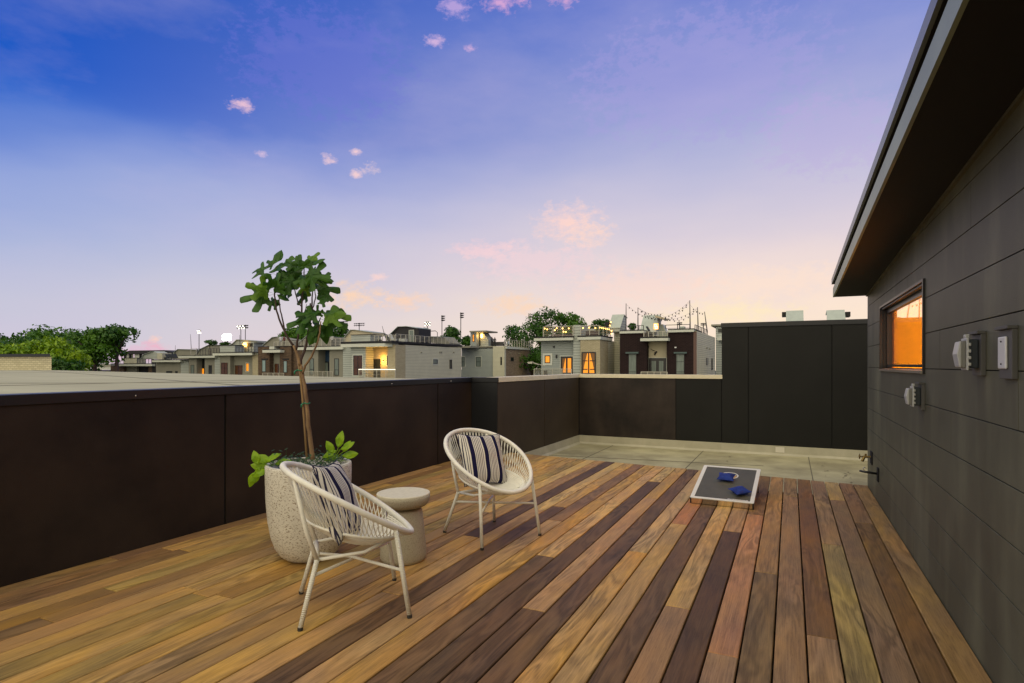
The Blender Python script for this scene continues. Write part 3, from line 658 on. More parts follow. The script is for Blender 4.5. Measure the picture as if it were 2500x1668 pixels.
def loc_in(c, x, y, z): a = c.rotation_euler[2]; return Vector((c.location.x+x*math.cos(a)-y*math.sin(a), c.location.y+x*math.sin(a)+y*math.cos(a), z))
make_pillow(loc_in(c2, -.105, .0, .61), 'navy and white striped cushion seen face on in the farther armchair', R(-25), R(-24), R(5))
make_pillow(loc_in(ch, -.085, -.03, .625), 'navy and white striped cushion seen edge on in the nearer armchair', R(28), R(-20), R(6), th=.085)

# ------------------------------------------------------------------ side table
tb = thing('side_table', (-2.521, 3.449, 0), 'round cast stone stool table with a waisted neck between the two armchairs', 'side table')
MB().lathe((-2.521, 3.449, 0), [(.145, 0), (.158, .006), (.166, .03), (.164, .08), (.15, .22), (.135, .355), (.128, .368), (.11, .374)], 64).build('base', M['stone'], tb, True)
MB().lathe((-2.521, 3.449, 0), [(.105, .374), (.105, .386), (.135, .386), (.165, .395), (.185, .42), (.1905, .45), (.190, .476)], 64).build('tabletop', M['stone'], tb, True)
MB().lathe((-2.521, 3.449, 0), [(.190, .4762), (.188, .481), (.18, .4832), (.0, .4832)], 64).build('top_surface', M['stone_top'], tb, False)

# ------------------------------------------------------------------ planter, fig tree, small plants
PX, PY = -3.18, 3.20
pot = thing('planter', (PX, PY, 0), 'tall pitted off-white planter with rounded base against the left parapet', 'planter')
MB().lathe((PX, PY, 0), [(.13, 0), (.165, .008), (.20, .035), (.235, .09), (.262, .17), (.282, .28), (.294, .42), (.299, .56), (.301, .67), (.299, .681)], 72).build('body', M['pot'], pot, True)
MB().lathe((PX, PY, 0), [(.299, .6812), (.295, .686), (.275, .686), (.270, .680), (.268, .60)], 72).build('rim', M['pot_in'], pot, True)
MB().lathe((PX, PY, 0), [(.268, .645), (.18, .652), (.08, .658), (.0, .66)], 40).build('soil', M['soil'], pot, True)

def fp(x, y, dd=0):                     # tree drawn in its own upright plane through the pot, at real size
    px, py = 580+.2295*x, 590+.2295*y; d = 4.29+dd; r = (px-1250)/F*d; u = (HY-py)/F*d
    return Vector((r*CS-d*SN, r*SN+d*CS, CH+u))
tree = thing('fig_tree', (PX, PY, .66), 'young potted fig tree with bare forked stems and lobed leaves in the planter', 'tree')
def limb(pts, rs, m=None, name='branch', par=None):
    P_ = [fp(*p) for p in pts]; out = []; rr = []
    for i in range(len(P_)-1):
        for k in range(3):
            t = k/3; out.append(P_[i].lerp(P_[i+1], t)+Vector((random.uniform(-1, 1), random.uniform(-1, 1), 0))*.0022); rr.append(rs[i]*(1-t)+rs[i+1]*t)
    out.append(P_[-1]); rr.append(rs[-1])
    return MB().tube(out, rr, 10).build(name, m or M['bark'], par or tree, True)
limb([(800, 2320), (778, 2150), (755, 1950), (738, 1750), (718, 1560), (690, 1400), (668, 1310)], [.0175, .0165, .0155, .0145, .0135, .0125, .0115], None, 'trunk')
MB().tube([fp(738, 2320, .02), fp(716, 2000, .02), fp(690, 1640, .02), fp(668, 1420, .015), fp(640, 1240, .01)], .0085, 8).build('stake', M['stake'], tree, True)
DK = M['bark_dk']
limb([(668, 1320), (635, 1200), (595, 1105)], [.013, .0115, .009])
limb([(595, 1105), (525, 1010), (455, 860), (412, 740), (402, 640), (392, 540), (400, 430), (420, 330)], [.009, .0075, .007, .0065, .006, .005, .004, .003], DK)
limb([(575, 1085), (510, 980), (480, 850), (455, 740), (440, 640), (450, 560)], [.0065, .006, .0055, .0045, .004, .003], DK)
limb([(625, 1150), (640, 1030), (662, 880), (682, 760), (690, 610), (700, 470), (710, 330), (705, 260)], [.009, .0075, .007, .007, .006, .005, .004, .003], DK)
limb([(680, 690), (640, 640), (615, 560), (600, 460), (580, 400)], [.005, .0045, .004, .0035, .003], DK)
limb([(668, 1320), (680, 1240), (718, 1140), (750, 980), (768, 860), (785, 740), (792, 640), (800, 520)], [.011, .0095, .009, .008, .0075, .007, .0055, .004], DK)
limb([(770, 800), (778, 700), (775, 655)], [.006, .006, .005], DK)
limb([(785, 760), (810, 680), (830, 580), (822, 520)], [.005, .0045, .004, .003], DK)
limb([(688, 1400, -.01), (720, 1320, -.02), (790, 1220, -.03), (850, 1080, -.04), (875, 970, -.05), (885, 850, -.06)], [.009, .0085, .0075, .0065, .0055, .004])
limb([(875, 960, -.05), (850, 880, -.06), (820, 850, -.08)], [.004, .003, .0025], DK)
limb([(720, 735), (736, 665)], [.003, .002], DK)
for (x, y, rr_) in ((662, 1370, .02), (742, 1750, .02)):
    if y > 1700: x = 735; y = 1720
    MB().tube([fp(x, y)+Vector((rr_*math.cos(a)*1.15, rr_*math.sin(a), .004*math.sin(3*a))) for a in [i*math.pi/6 for i in range(12)]], .0045, 6, True).build('tie', M['tie'], tree, True)
    MB().tube([fp(x, y)+Vector((-.02, -.012, 0)), fp(x, y)+Vector((-.032, -.02, -.012)), fp(x, y)+Vector((-.03, -.02, -.03))], .006, 6).build('tie_end', M['tie'], tree, True)
def fig_leaf(m, lobes, seed):
    rnd = random.Random(seed); out = []
    angs = {5: [-118, -62, 0, 62, 118], 3: [-66, 0, 66], 1: [0]}[lobes]
    lens = {5: [.66, .9, 1.05, .9, .66], 3: [.7, 1, .7], 1: [1]}[lobes]
    out = []
    if lobes == 1:
        for t, wv in ((0, 0), (.12, .5), (.3, .9), (.5, 1), (.7, .8), (.88, .4), (1, 0), (.88, -.4), (.7, -.8), (.5, -1), (.3, -.9), (.12, -.5)): out.append((t, wv*.27))
        return out
    pk = [(a+rnd.uniform(-6, 6), l_*rnd.uniform(.88, 1.1), rnd.uniform(17, 23)) for a, l_ in zip(angs, lens)]
    for k in range(-34, 35):
        th = k*5.0; r = .30+.05*math.cos(R(th))
        for a, l_, w_ in pk: r = max(r, .72*l_*math.exp(-(abs(th-a)/w_)**6))
        if abs(th) > 150: r *= .8
        out.append((.26+r*math.cos(R(th)), r*math.sin(R(th))))
    return out
LV = [fig_leaf(0, 5, s) for s in range(4)]+[fig_leaf(0, 3, 9), fig_leaf(0, 1, 5)]
def leaf_mesh(outline, size, curl, fold):
    mb = MB(); c = (.22, 0); vs = [(c[0]*size, 0, 0)]
    def z(x, y): return size*(-curl*(x-.2)**2*.6-fold*abs(y)*.5+.06*math.sin(9*x+3)*abs(y)*2+.025*math.cos(11*y))
    for x, y in outline: vs.append((x*size, y*size, z(x, y)))
    n = len(outline)
    mid = [((x*.55+c[0]*.45)*size, (y*.55)*size, z(x*.55+c[0]*.45, y*.55)+.004) for x, y in outline]
    b = 1+n; vs += mid
    fs = [(0, b+i, b+(i+1) % n) for i in range(n)]+[(1+i, 1+(i+1) % n, b+(i+1) % n, b+i) for i in range(n)]
    mb.add(vs, fs); mb.add([(-.28*size, .0, .02*size), (0, .006*size, 0), (0, -.006*size, 0), (c[0]*size, 0, .003)], [(0, 2, 3, 1)])
    return mb
def put_leaf(par, pos, ang, size, tilt, m, kind=None, seed=0, name='leaf', yaw=0, face=1):
    rnd = random.Random(seed); ol = LV[rnd.randrange(4) if kind is None else kind]
    o = leaf_mesh(ol, size, rnd.uniform(.2, .6), rnd.uniform(-.1, .5)).build(name, m, None, False, True)
    o.parent = par
    right = Vector((CS, SN, 0)); up_ = Vector((0, 0, 1)); fw = Vector((-SN, CS, 0))
    a = R(ang); xax = (right*math.cos(a)+up_*math.sin(a)+fw*R(yaw)).normalized()
    nrm0 = -fw*math.cos(tilt)+up_*math.sin(tilt)*face+right*rnd.uniform(-.35, .35)
    zax = (nrm0-xax*nrm0.dot(xax)).normalized(); yax = zax.cross(xax)
    mt = Matrix((xax, yax, zax)).transposed().to_4x4(); mt.translation = Vector(pos)-origin(par)
    o.matrix_local = mt
    return o
LF = [(300, 300, 178, 150, 0), (400, 220, 78, 135, 5), (390, 250, 150, 110, 3), (400, 270, 5, 190, 0), (400, 350, -25, 170, 0), (360, 350, 200, 95, 5), (390, 440, 178, 85, 4), (430, 560, 88, 170, 0), (350, 540, 160, 175, 1),
      (345, 570, 192, 215, 2), (400, 600, 240, 120, 0), (400, 620, 262, 95, 4), (420, 565, -22, 100, 5), (480, 530, 18, 150, 1), (620, 400, 200, 170, 2), (650, 270, 150, 120, 3), (690, 300, 100, 120, 0), (720, 240, 20, 100, 4),
      (750, 245, 55, 150, 4), (800, 240, 22, 130, 5), (790, 340, 55, 75, 4), (700, 330, 190, 180, 1), (720, 350, -12, 210, 2), (860, 400, -2, 120, 5), (740, 410, 185, 180, 0), (740, 430, 5, 120, 3), (700, 440, -70, 110, 1), (830, 520, 15, 190, 0),
      (880, 450, 55, 120, 3), (760, 555, 172, 160, 2), (870, 590, -25, 95, 4), (900, 600, -75, 95, 4), (600, 470, 150, 120, 5), (640, 380, -20, 150, 2), (480, 380, 20, 150, 1), (520, 470, 200, 110, 2), (380, 500, 95, 120, 3),
      (800, 840, 185, 200, 1), (760, 830, 215, 170, 5), (860, 800, 95, 90, 3), (860, 790, 172, 160, 2), (900, 790, 8, 210, 0), (905, 830, -18, 210, 1), (950, 800, 10, 170, 5), (860, 880, 248, 180, 5), (890, 880, 280, 170, 5), (870, 930, 258, 130, 4), (740, 800, 170, 120, 3), (880, 860, 215, 150, 2)]
random.seed(5)
for i, (x, y, a, s, kd) in enumerate(LF):
    yl = i in (8, 18, 25, 26, 41, 43, 20)
    put_leaf(tree, fp(x, y, random.uniform(-.09, .09)), a, s*.2295*4.29/F*1.36, random.uniform(.1, .8), M['figleaf_y'] if yl else M['figleaf'], kd if kd in (4, 5) else None, i, yaw=random.uniform(-35, 35))

def vine(label, name, base, leaves):
    r = thing(name, base, label, 'plant')
    for i, (dx, dz, dd, a, s) in enumerate(leaves):
        p = Vector(base)+Vector((CS, SN, 0))*dx+Vector((-SN, CS, 0))*dd+Vector((0, 0, dz))
        MB().tube([Vector(base), (Vector(base)+p)/2+Vector((0, 0, .02)), p], .0022, 5).build('stem', M['lime'], r)
        put_leaf(r, p, a, s, random.uniform(.3, 1.1), M['lime'], 5, 40+i)
    return r
A0 = Vector((PX, PY, .66))+Vector((CS, SN, 0))*-.22+Vector((-SN, CS, 0))*-.10
vine('bright lime green vine spilling over the left rim of the planter', 'trailing_vine', A0, [(-.02, .05, 0, 155, .13), (-.05, .06, -.02, 30, .12), (-.10, .03, -.02, 110, .11), (-.09, .02, -.03, 250, .13), (-.03, .0, -.04, 200, .12), (.03, .0, -.03, 190, .12), (.0, .03, .02, 15, .12), (.02, -.01, -.03, 330, .11), (-.12, -.02, -.03, 245, .12), (-.05, .01, 0, 170, .12), (.05, .0, .02, 20, .1)])
B0 = Vector((PX, PY, .66))+Vector((CS, SN, 0))*.15+Vector((-SN, CS, 0))*.10
vine('upright sprig of bright lime leaves at the back right of the planter', 'lime_sprig', B0, [(-.02, .05, 0, 215, .13), (.02, .10, 0, 200, .12), (.03, .12, .01, 80, .13), (.05, .11, 0, 30, .12), (.06, .06, .01, 10, .12), (.0, .08, -.01, 120, .11), (.04, .02, 0, 340, .1), (.02, .04, .02, 170, .12), (.07, .09, 0, 60, .1)])
hb2 = MB(); random.seed(8)
for k in range(1100):
    a, rr_ = random.uniform(0, 2*math.pi), .262*math.sqrt(random.random()); x, y = PX+rr_*math.cos(a), PY+rr_*math.sin(a)
    if (x-PX)**2+(y-PY)**2 < .0015: continue
    hgt = .66+random.random()**1.6*(.065 if random.random() > .1 else .12); r1 = random.uniform(.011, .022); t = random.uniform(0, 6.28); q = random.uniform(.2, 1)
    u = Vector((math.cos(t), math.sin(t), q*.6)); v2 = Vector((-math.sin(t), math.cos(t), random.uniform(-.4, .4)))
    c = Vector((x, y, hgt)); hb2.add([c-u*r1*.3, c+u*r1*.5+v2*r1*.5, c+u*r1*1.4, c+u*r1*.5-v2*r1*.5], [(0, 1, 2, 3)])
    if k % 6 == 0: hb2.tube([(x, y, .65), tuple(c)], .0012, 3)
tag(hb2.build('ground_cover', M['herb']), 'low grey green herb cover growing over the soil of the planter', 'plant', kind='stuff')

# ------------------------------------------------------------------ bag toss board and bags
BX, BY, BA, BW, BL = -.62, 6.085, R(-1.6), .60, .915
bt = thing('bag_toss_board', (BX, BY, 0), 'sloping slate grey bag toss board with white frame and round hole', 'bag toss board')
sl = math.asin((.25-.06)/BL)
Mb = Matrix.Translation((BX, BY, .062)) @ Matrix.Rotation(BA, 4, 'Z') @ Matrix.Rotation(sl, 4, 'X')
def bd(mb, name, m, par=bt, bev=0, sm=False):
    mb.v = [tuple(Mb @ Vector(v)) for v in mb.v]; return mb.build(name, m, par, sm, bevel=bev)
hw = BW/2; fw_ = .038
fr = MB(); ch_ = .012
def ringshape(mb, o, i, z0, z1):
    n = len(o); vs = [(p[0], p[1], z1) for p in o]+[(p[0], p[1], z1) for p in i]+[(p[0], p[1], z0) for p in o]+[(p[0], p[1], z0) for p in i]
    fs = []
    for k in range(n):
        q = (k+1) % n; fs += [(k, q, n+q, n+k), (2*n+k, 3*n+k, 3*n+q, 2*n+q), (k, 2*n+k, 2*n+q, q), (n+k, n+q, 3*n+q, 3*n+k)]
    return mb.add(vs, fs)
oc = [(-hw+ch_, 0), (hw-ch_, 0), (hw, ch_), (hw, BL-ch_), (hw-ch_, BL), (-hw+ch_, BL), (-hw, BL-ch_), (-hw, ch_)]
x_, y0_, y1_ = hw-fw_, fw_, BL-fw_
ic = [(-x_, y0_), (x_, y0_), (x_, y0_+.001), (x_, y1_-.001), (x_, y1_), (-x_, y1_), (-x_, y1_-.001), (-x_, y0_+.001)]
bd(ringshape(MB(), oc, ic, -.004, .002), 'frame', M['alu'])
HCY, HR = .66, .084
nseg = 32; circ = [(HR*math.cos(2*math.pi*k/nseg+math.pi/nseg), HCY+HR*math.sin(2*math.pi*k/nseg+math.pi/nseg)) for k in range(nseg)]
def rectpt(k):
    a = 2*math.pi*k/nseg+math.pi/nseg; c, s = math.cos(a), math.sin(a)
    tx = (x_/abs(c)) if abs(c) > 1e-6 else 9; ty = ((y1_-HCY) if s > 0 else (HCY-y0_))/max(abs(s), 1e-6); t = min(tx, ty); return (c*t, HCY+s*t)
outr = [rectpt(k) for k in range(nseg)]
face = MB(); ringshape(face, outr, circ, -.006, -.0005)
for cx, cy in ((-x_, y0_), (x_, y0_), (x_, y1_), (-x_, y1_)):      # corner fillers
    near = sorted(outr, key=lambda p: (p[0]-cx)**2+(p[1]-cy)**2)[:6]
    pa = max((p for p in outr if abs(p[0]-cx) < 1e-6), key=lambda p: -abs(p[1]-cy), default=None); pb_ = max((p for p in outr if abs(p[1]-cy) < 1e-6), key=lambda p: -abs(p[0]-cx), default=None)
    if pa and pb_: face.add([(pa[0], pa[1], -.0005), (cx, cy, -.0005), (pb_[0], pb_[1], -.0005)], [(0, 1, 2)])
bd(face, 'playing_surface', M['boardface'])
ring = MB(); ringshape(ring, [(p[0]*1.13, HCY+(p[1]-HCY)*1.13) for p in circ], circ, -.02, .001); bd(ring, 'hole_ring', M['alu'])
ed = MB()
for (x0, x1, y0, y1) in ((-hw+ch_, hw-ch_, .001, .012), (-hw+.001, -hw+.012, ch_, BL-ch_), (hw-.012, hw-.001, ch_, BL-ch_), (-hw+ch_, hw-ch_, BL-.012, BL-.001)): ed.box(x0, x1, y0, y1, -.058, -.0045)
bd(ed, 'edge_rail', M['alu_side'])
for sx in (-1, 1):
    bd(MB().box(sx*hw-.014*(sx > 0), sx*hw+.014*(sx < 0), -.001, .013, -.06, -.0046), 'corner_piece', M['blackplastic'])
    lgp = Mb @ Vector((sx*(hw-.03), BL-.06, -.01)); MB().tube([lgp, (lgp.x, lgp.y+.01, 0)], .012, 8).build('leg', M['blackplastic'], bt)
# the small printed line near the front right corner is not legible in the photograph: short strokes stand for it
tx = MB(); random.seed(3); x = .055
while x < x_-.02:
    w_ = random.uniform(.003, .0075); hh = random.choice((.011, .011, .015)); tx.box(x, x+w_, y0_+.010, y0_+.010+hh, -.0004, .0002); x += w_+.0022
tag(bd(tx, 'printed_line', M['white']), kind='stuff')
def bag(lx, ly, rot, label, sx=.078, sy=.078, tilt=0, lift=.026):
    mb = MB(); n = 12; vs = []
    for s in (1, -1):
        b = len(vs)
        for i in range(n+1):
            for j in range(n+1):
                u, v = -1+2*i/n, -1+2*j/n
                h = .036*((1-u*u)*(1-v*v))**.4*(1+.12*math.sin(4*u+rot)+.1*math.cos(5*v))
                vs.append((u*sx*(1-.16*(1-v*v)), v*sy*(1-.16*(1-u*u)), s*h+.006*(u*u*v*v)))
        for i in range(n):
            for j in range(n):
                q = (b+i*(n+1)+j, b+(i+1)*(n+1)+j, b+(i+1)*(n+1)+j+1, b+i*(n+1)+j+1); mb.f.append(q if s > 0 else q[::-1]); mb.m.append(0)
    mb.v = vs; o = mb.build('bean_bag', M['bag'], None, True, True)
    o.matrix_world = Mb @ Matrix.Translation((lx, ly, lift)) @ Matrix.Rotation(rot, 4, 'Z') @ Matrix.Rotation(tilt, 4, 'X')
    e = [(-sx, -sy), (0, -sy*.84), (sx, -sy), (sx*.84, 0), (sx, sy), (0, sy*.84), (-sx, sy), (-sx*.84, 0)]
    MB().tube([(p[0]*1.01, p[1]*1.01, .003) for p in e], .003, 5, True).build('seam', M['bag'], o, False, True)
    return tag(o, label, 'bean bag', 'blue bean bags on the toss board')
bag(-.012, .515, R(-4), 'royal blue bean bag lying over the front edge of the hole', .083, .066, R(10), .040)
bag(.155, .20, R(38), 'royal blue bean bag turned diamond wise near the printed corner of the board', .080, .080, 0, .036)

# ================================================================== the street of roof terraces beyond
def rayv(px, py): r, u = (px-1250)/F, (HY-py)/F; return Vector((r*CS-SN, r*SN+CS, u))
def QY(px, py, Y): a = rayv(px, py); t = Y/a.y; return Vector((a.x*t, Y, CH+a.z*t))
def QX(px, py, X): a = rayv(px, py); t = X/a.x; return Vector((X, a.y*t, CH+a.z*t))
M['sid_w'] = siding_mat('cream_lap_siding', (205, 202, 176), .20, .4)
M['sid_g'] = siding_mat('grey_lap_siding', (158, 165, 158), .20, .5)
M['sid_w2'] = siding_mat('pale_lap_siding', (176, 182, 172), .30, .35)
M['stucco'] = mat('grey_render', (136, 134, 118), .8, var=.15, scale=.4)
M['stucco_w'] = mat('cream_render', (190, 180, 150), .8, var=.12, scale=.5)
M['brk_c'] = brick_mat('painted_cream_brick', (180, 170, 140), (166, 156, 126), (140, 132, 108), 1.2)
M['brk_b'] = brick_mat('brown_brick', (98, 78, 60), (66, 52, 42), (92, 82, 68), 1.6)
M['brk_t'] = brick_mat('tan_brick', (146, 126, 98), (116, 100, 78), (130, 118, 98), 1.3)
M['brk_d'] = brick_mat('dark_red_brick', (38, 25, 24), (28, 18, 18), (54, 42, 40), 1.3)
M['trim'] = mat('pale_green_grey_trim', (200, 203, 188), .6, var=.1, scale=.8)
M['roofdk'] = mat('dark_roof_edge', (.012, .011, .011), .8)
M['metalroof'] = mat('galvanised_roof_sheet', (168, 178, 166), .4, var=.15, scale=.6, stretch=(3, 3, .5), spec=.6)
M['rail'] = mat('pale_steel_rail', (176, 172, 155), .5)
M['raildk'] = mat('dark_steel_rail', (.04, .04, .04), .5)
M['pane_dk'] = mat('dark_glass', (.02, .025, .022), .2, spec=.35)
M['pane_grey'] = mat('curtained_glass', (.20, .24, .20), .4, c2=(.09, .12, .10), scale=3, stretch=(3, 1, .2), spec=.6)
M['pane_teal'] = mat('greenish_blind_glass', (.24, .33, .31), .3, spec=.6)
M['pane_lit'] = mat('lit_window_glass', (.3, .15, .03), .4, emit=(1, .30, .005), estr=1.0)
M['pane_glow'] = mat('dim_lit_window', (.05, .022, .01), .25, c2=(.01, .006, .004), scale=1.6, emit=(.9, .30, .06), estr=.035)
M['drape'] = mat('backlit_drape', (.16, .09, .04), .9, emit=(.3, .10, .01), estr=.2)
M['blue'] = mat('deep_blue_panel', (.008, .035, .075), .5)
M['lampwarm'] = mat('warm_lamp', (1, .8, .4), .5, emit=(1, .52, .12), estr=9)
M['lampfest'] = mat('festoon_bulb', (1, .8, .4), .5, emit=(1, .50, .10), estr=6)
M['lampcool'] = mat('floodlight_glow', (1, 1, .9), .5, emit=(1, .93, .72), estr=5)
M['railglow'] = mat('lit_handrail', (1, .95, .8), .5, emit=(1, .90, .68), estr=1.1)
M['bulbdk'] = mat('unlit_bulb', (.03, .02, .02), .5)
M['blackmetal'] = mat('black_steel', (.012, .011, .011), .6)
ZB = -9.0
def fbox(name, px0, px1, py0, py1, Y, dep, m, par, zb=None):
    a, b = QY(px0, py0, Y), QY(px1, py0, Y); pm = (px0+px1)/2
    z1 = QY(pm, py0, Y).z; z0 = zb if py1 is None else QY(pm, py1, Y).z
    if py1 is None and zb is None: z0 = ZB
    return MB().box(a.x, b.x, Y, Y+dep, z0, z1).build(name, m, par)
def sbox(name, px0, px1, py0, py1, X, dep, m, par):
    a, b = QX(px0, py0, X), QX(px1, py0, X); z1 = QX(px0, py0, X).z; z0 = ZB if py1 is None else QX(px0, py1, X).z
    return MB().box(X-dep, X, a.y, b.y, z0, z1).build(name, m, par)
def bars(mb, x0, x1, y0, y1, z0, z1, t, axis, cx=(), cz=()):
    """frame ring with mullions at fractions cx / cz, in a plane; axis 'y' = facing -Y, 'x' = facing +X"""
    def B(a, b, c, d):
        if axis == 'y': mb.box(a, b, y0, y1, c, d)
        else: mb.box(x0, x1, a, b, c, d)
    a, b = (x0, x1) if axis == 'y' else (y0, y1)
    B(a, a+t, z0, z1); B(b-t, b, z0, z1); B(a+t, b-t, z1-t, z1); B(a+t, b-t, z0, z0+t)
    for f in cx: c = a+(b-a)*f; B(c-t*.5, c+t*.5, z0+t, z1-t)
    e = [0]+[f for f in cx]+[1]
    for f in cz:
        z = z0+(z1-z0)*f
        for p, q in zip(e, e[1:]): B(a+(b-a)*p+t, a+(b-a)*q-t, z-t*.4, z+t*.4)
    return mb
def fwin(px0, px1, py0, py1, Y, par, pane='pane_dk', cx=(), cz=(), t=.07, name='window', frame='winframe', trim=0):
    a, b = QY(px0, py0, Y), QY(px1, py1, Y)
    if trim: bars(MB(), a.x-trim, b.x+trim, Y-.06, Y-.002, b.z-trim, a.z+trim, trim-.004, 'y').build('window_trim', M['trim'], par)
    w_ = bars(MB(), a.x, b.x, Y-.05, Y-.001, b.z, a.z, t, 'y', cx, cz).build(name, M[frame], par)
    MB().box(a.x+t*.6, b.x-t*.6, Y-.018, Y-.0015, b.z+t*.6, a.z-t*.6).build('pane', M[pane], w_)
    return w_
def swin(px0, px1, py0, py1, X, par, pane='pane_dk', cz=(), trim=0, t=.08):
    a, b = QX(px0, py0, X), QX(px1, py1, X); z1 = a.z; z0 = QX(px0, py1, X).z
    if trim: bars(MB(), X+.002, X+.05, a.y-trim, b.y+trim, z0-trim, z1+trim, trim-.004, 'x').build('window_trim', M['trim'], par)
    w_ = bars(MB(), X+.001, X+.06, a.y, b.y, z0, z1, t, 'x', (), cz).build('window', M['winframe'], par)
    MB().box(X+.0015, X+.02, a.y+t*.6, b.y-t*.6, z0+t*.6, z1-t*.6).build('pane', M[pane], w_)
def rail(p0, p1, z0, z1, par, posts=6, cables=5, m='rail', r=.018, pr=.035, name='railing'):
    p0, p1 = Vector((p0[0], p0[1], 0)), Vector((p1[0], p1[1], 0)); mb = MB()
    for i in range(posts+1):
        p = p0.lerp(p1, i/posts); mb.box(p.x-pr, p.x+pr, p.y-pr, p.y+pr, z0, z1)
    for k in range(cables+1):
        z = z0+.08+(z1-z0-.08)*k/cables; mb.tube([(p0.x, p0.y, z), (p1.x, p1.y, z)], r if k < cables else r*1.7, 4)
    return mb.build(name, M[m], par)
def frail(px0, px1, py0, py1, Y, par, posts=6, cables=5, m='rail', **k):
    a, b = QY(px0, py0, Y), QY(px1, py1, Y); return rail((a.x, Y), (b.x, Y), b.z, a.z, par, posts, cables, m, **k)
def wedge(pts, Y, dep, front, sheet, par, nslope):
    """stair head: polygon given by (px, py) on plane Y, extruded back; the first nslope edges carry roof sheet"""
    P_ = [QY(px, py, Y) for px, py in pts]; pol = [(p.x, p.z) for p in P_]
    MB().prism(pol, 'y', Y+.03, Y+dep).build('stair_head', M[front], par)
    for i in range(nslope):
        a, b = Vector(pol[i]), Vector(pol[i+1]); n = Vector((-(b-a).y, (b-a).x)).normalized()*.06
        MB().prism([tuple(a+n*.05), tuple(b+n*.05), tuple(b+n), tuple(a+n)], 'y', Y-.25, Y+dep+.05).build('roof_sheet', M[sheet], par)
def vent(px, py, X, par):
    p = QX(px, py, X); MB().box(X+.001, X+.14, p.y-.09, p.y+.09, p.z-.1, p.z+.06).build('wall_vent', M['stucco'], par)
def house(Y, px, label, cat='house', name='town_house', grp='row of flat roofed town houses across the street'):
    p = QY(px, 880, Y); return thing(name, (p.x, Y, ZB), label, cat, grp)

# ---- A: cream house with warm lamp on its balcony
Y = 60; A = house(Y, 900, 'cream house with an orange wall lamp over a glowing balcony handrail')
XA = QY(965, 850, Y).x
fbox('wall', 857, 892.6, 846, None, Y, 15, M['sid_w2'], A)
fbox('recess_wall', 892.8, 964.5, 847, None, Y+1.6, 13, M['brk_c'], A)
fbox('column', 892.9, 899.5, 848, None, Y+.9, .6, M['stucco_w'], A)
sbox('brick_side_wall', 965, 990, 841.5, None, XA, 1.2, M['brk_c'], A)
a = QX(990, 842, XA); b = QX(1126.5, 850, XA)
MB().box(XA-9, XA-.01, a.y+.005, b.y, ZB, a.z).build('side_wall', M['sid_w'], A)
zt = QY(900, 839.5, Y).z; zb_ = QY(900, 847.6, Y).z
MB().prism([(QY(842, 0, Y).x, Y-.8), (QY(948, 0, Y).x, Y-.8), (XA-.4, Y-.1), (XA-.4, Y+1.2), (QY(842, 0, Y).x, Y+1.2)], 'z', zb_, zt).build('roof_fascia', M['trim'], A)
MB().box(QY(842, 0, Y).x, XA+.12, Y-.82, b.y+.1, zt+.005, zt+.28).build('roof_edge', M['roofdk'], A)
fwin(863, 885, 868, 917, Y, A, 'pane_glow', (.5,), (.38,), trim=.12)
fwin(904, 929, 877, 925, Y+1.6, A, 'pane_dk', (.5,), (), name='balcony_door')
fwin(944.5, 954.5, 868.5, 892, Y+1.6, A, 'pane_glow', (), (), trim=.12)
lp = QY(936.3, 880, Y+1.6)
lm = MB().box(lp.x-.06, lp.x+.06, Y+1.42, Y+1.6, lp.z-.12, lp.z+.12).build('wall_lamp', M['blackmetal'], A)
MB().box(lp.x-.05, lp.x+.05, Y+1.43, Y+1.58, lp.z+.121, lp.z+.16).box(lp.x-.05, lp.x+.05, Y+1.43, Y+1.58, lp.z-.16, lp.z-.121).build('lamp_glow', M['lampwarm'], lm)
for dz in (.32, -.32):
    ld = bpy.data.lights.new('wall_lamp_light', 'POINT'); lo_ = bpy.data.objects.new('wall_lamp_light', ld); col.objects.link(lo_); lo_.location = (lp.x, Y+1.15, lp.z+dz); ld.energy = 70; ld.color = (1, .48, .08); ld.shadow_soft_size = .08
fr_ = frail(876, 965, 903.5, 924, Y-.7, A, 4, 5, name='balcony_railing')
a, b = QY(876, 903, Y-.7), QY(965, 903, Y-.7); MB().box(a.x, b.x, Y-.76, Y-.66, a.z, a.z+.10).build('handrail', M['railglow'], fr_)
fbox('balcony_floor', 874, 966, 924.5, 928, Y-.75, 2.4, M['stucco'], A)
fbox('roof_box', 857, 904, 818, 838.5, Y+.1, 2.2, M['sid_w2'], A); fbox('roof_box_top', 856, 905, 816.6, 818, Y, 2.4, M['roofdk'], A)
frail(905, 963, 820, 838, Y+.3, A, 6, 5)
c = QX(966, 820, XA-.1); d = QX(1107, 829, XA-.1); rail((XA-.1, c.y), (XA-.1, d.y), zt+.2, zt+1.17, A, 13, 5)
wedge([(950, 838), (953, 818), (973, 798.5), (994, 797.5), (1022, 802), (1022, 838)], Y+6, 3, 'blackmetal', 'metalroof', A, 4)
fwin(998.5, 1011, 806, 838, Y+6, A, 'pane_grey', frame='trim', name='roof_door')
wedge([(1040, 836), (1040, 822), (1084, 823), (1097, 838), (1096, 842)], Y+13, 3, 'stucco', 'metalroof', A, 2)
swin(1057, 1068, 877.5, 889, XA, A, 'pane_grey', trim=.12); swin(1097.5, 1103, 878, 900.5, XA, A, 'pane_dk')
for px in (1028, 1073, 1077, 1107): vent(px, 860, XA, A)
p = QY(912, 822, Y+2)
def rbox(px0, px1, py0, py1, Y, label, cat, name, m, dep=.7, grp=None):
    a, b = QY(px0, py0, Y), QY(px1, py1, Y); o = MB().box(a.x, b.x, Y, Y+dep, b.z, a.z); r = o.build(name, m, None, bevel=.05); return tag(r, label, cat, grp)
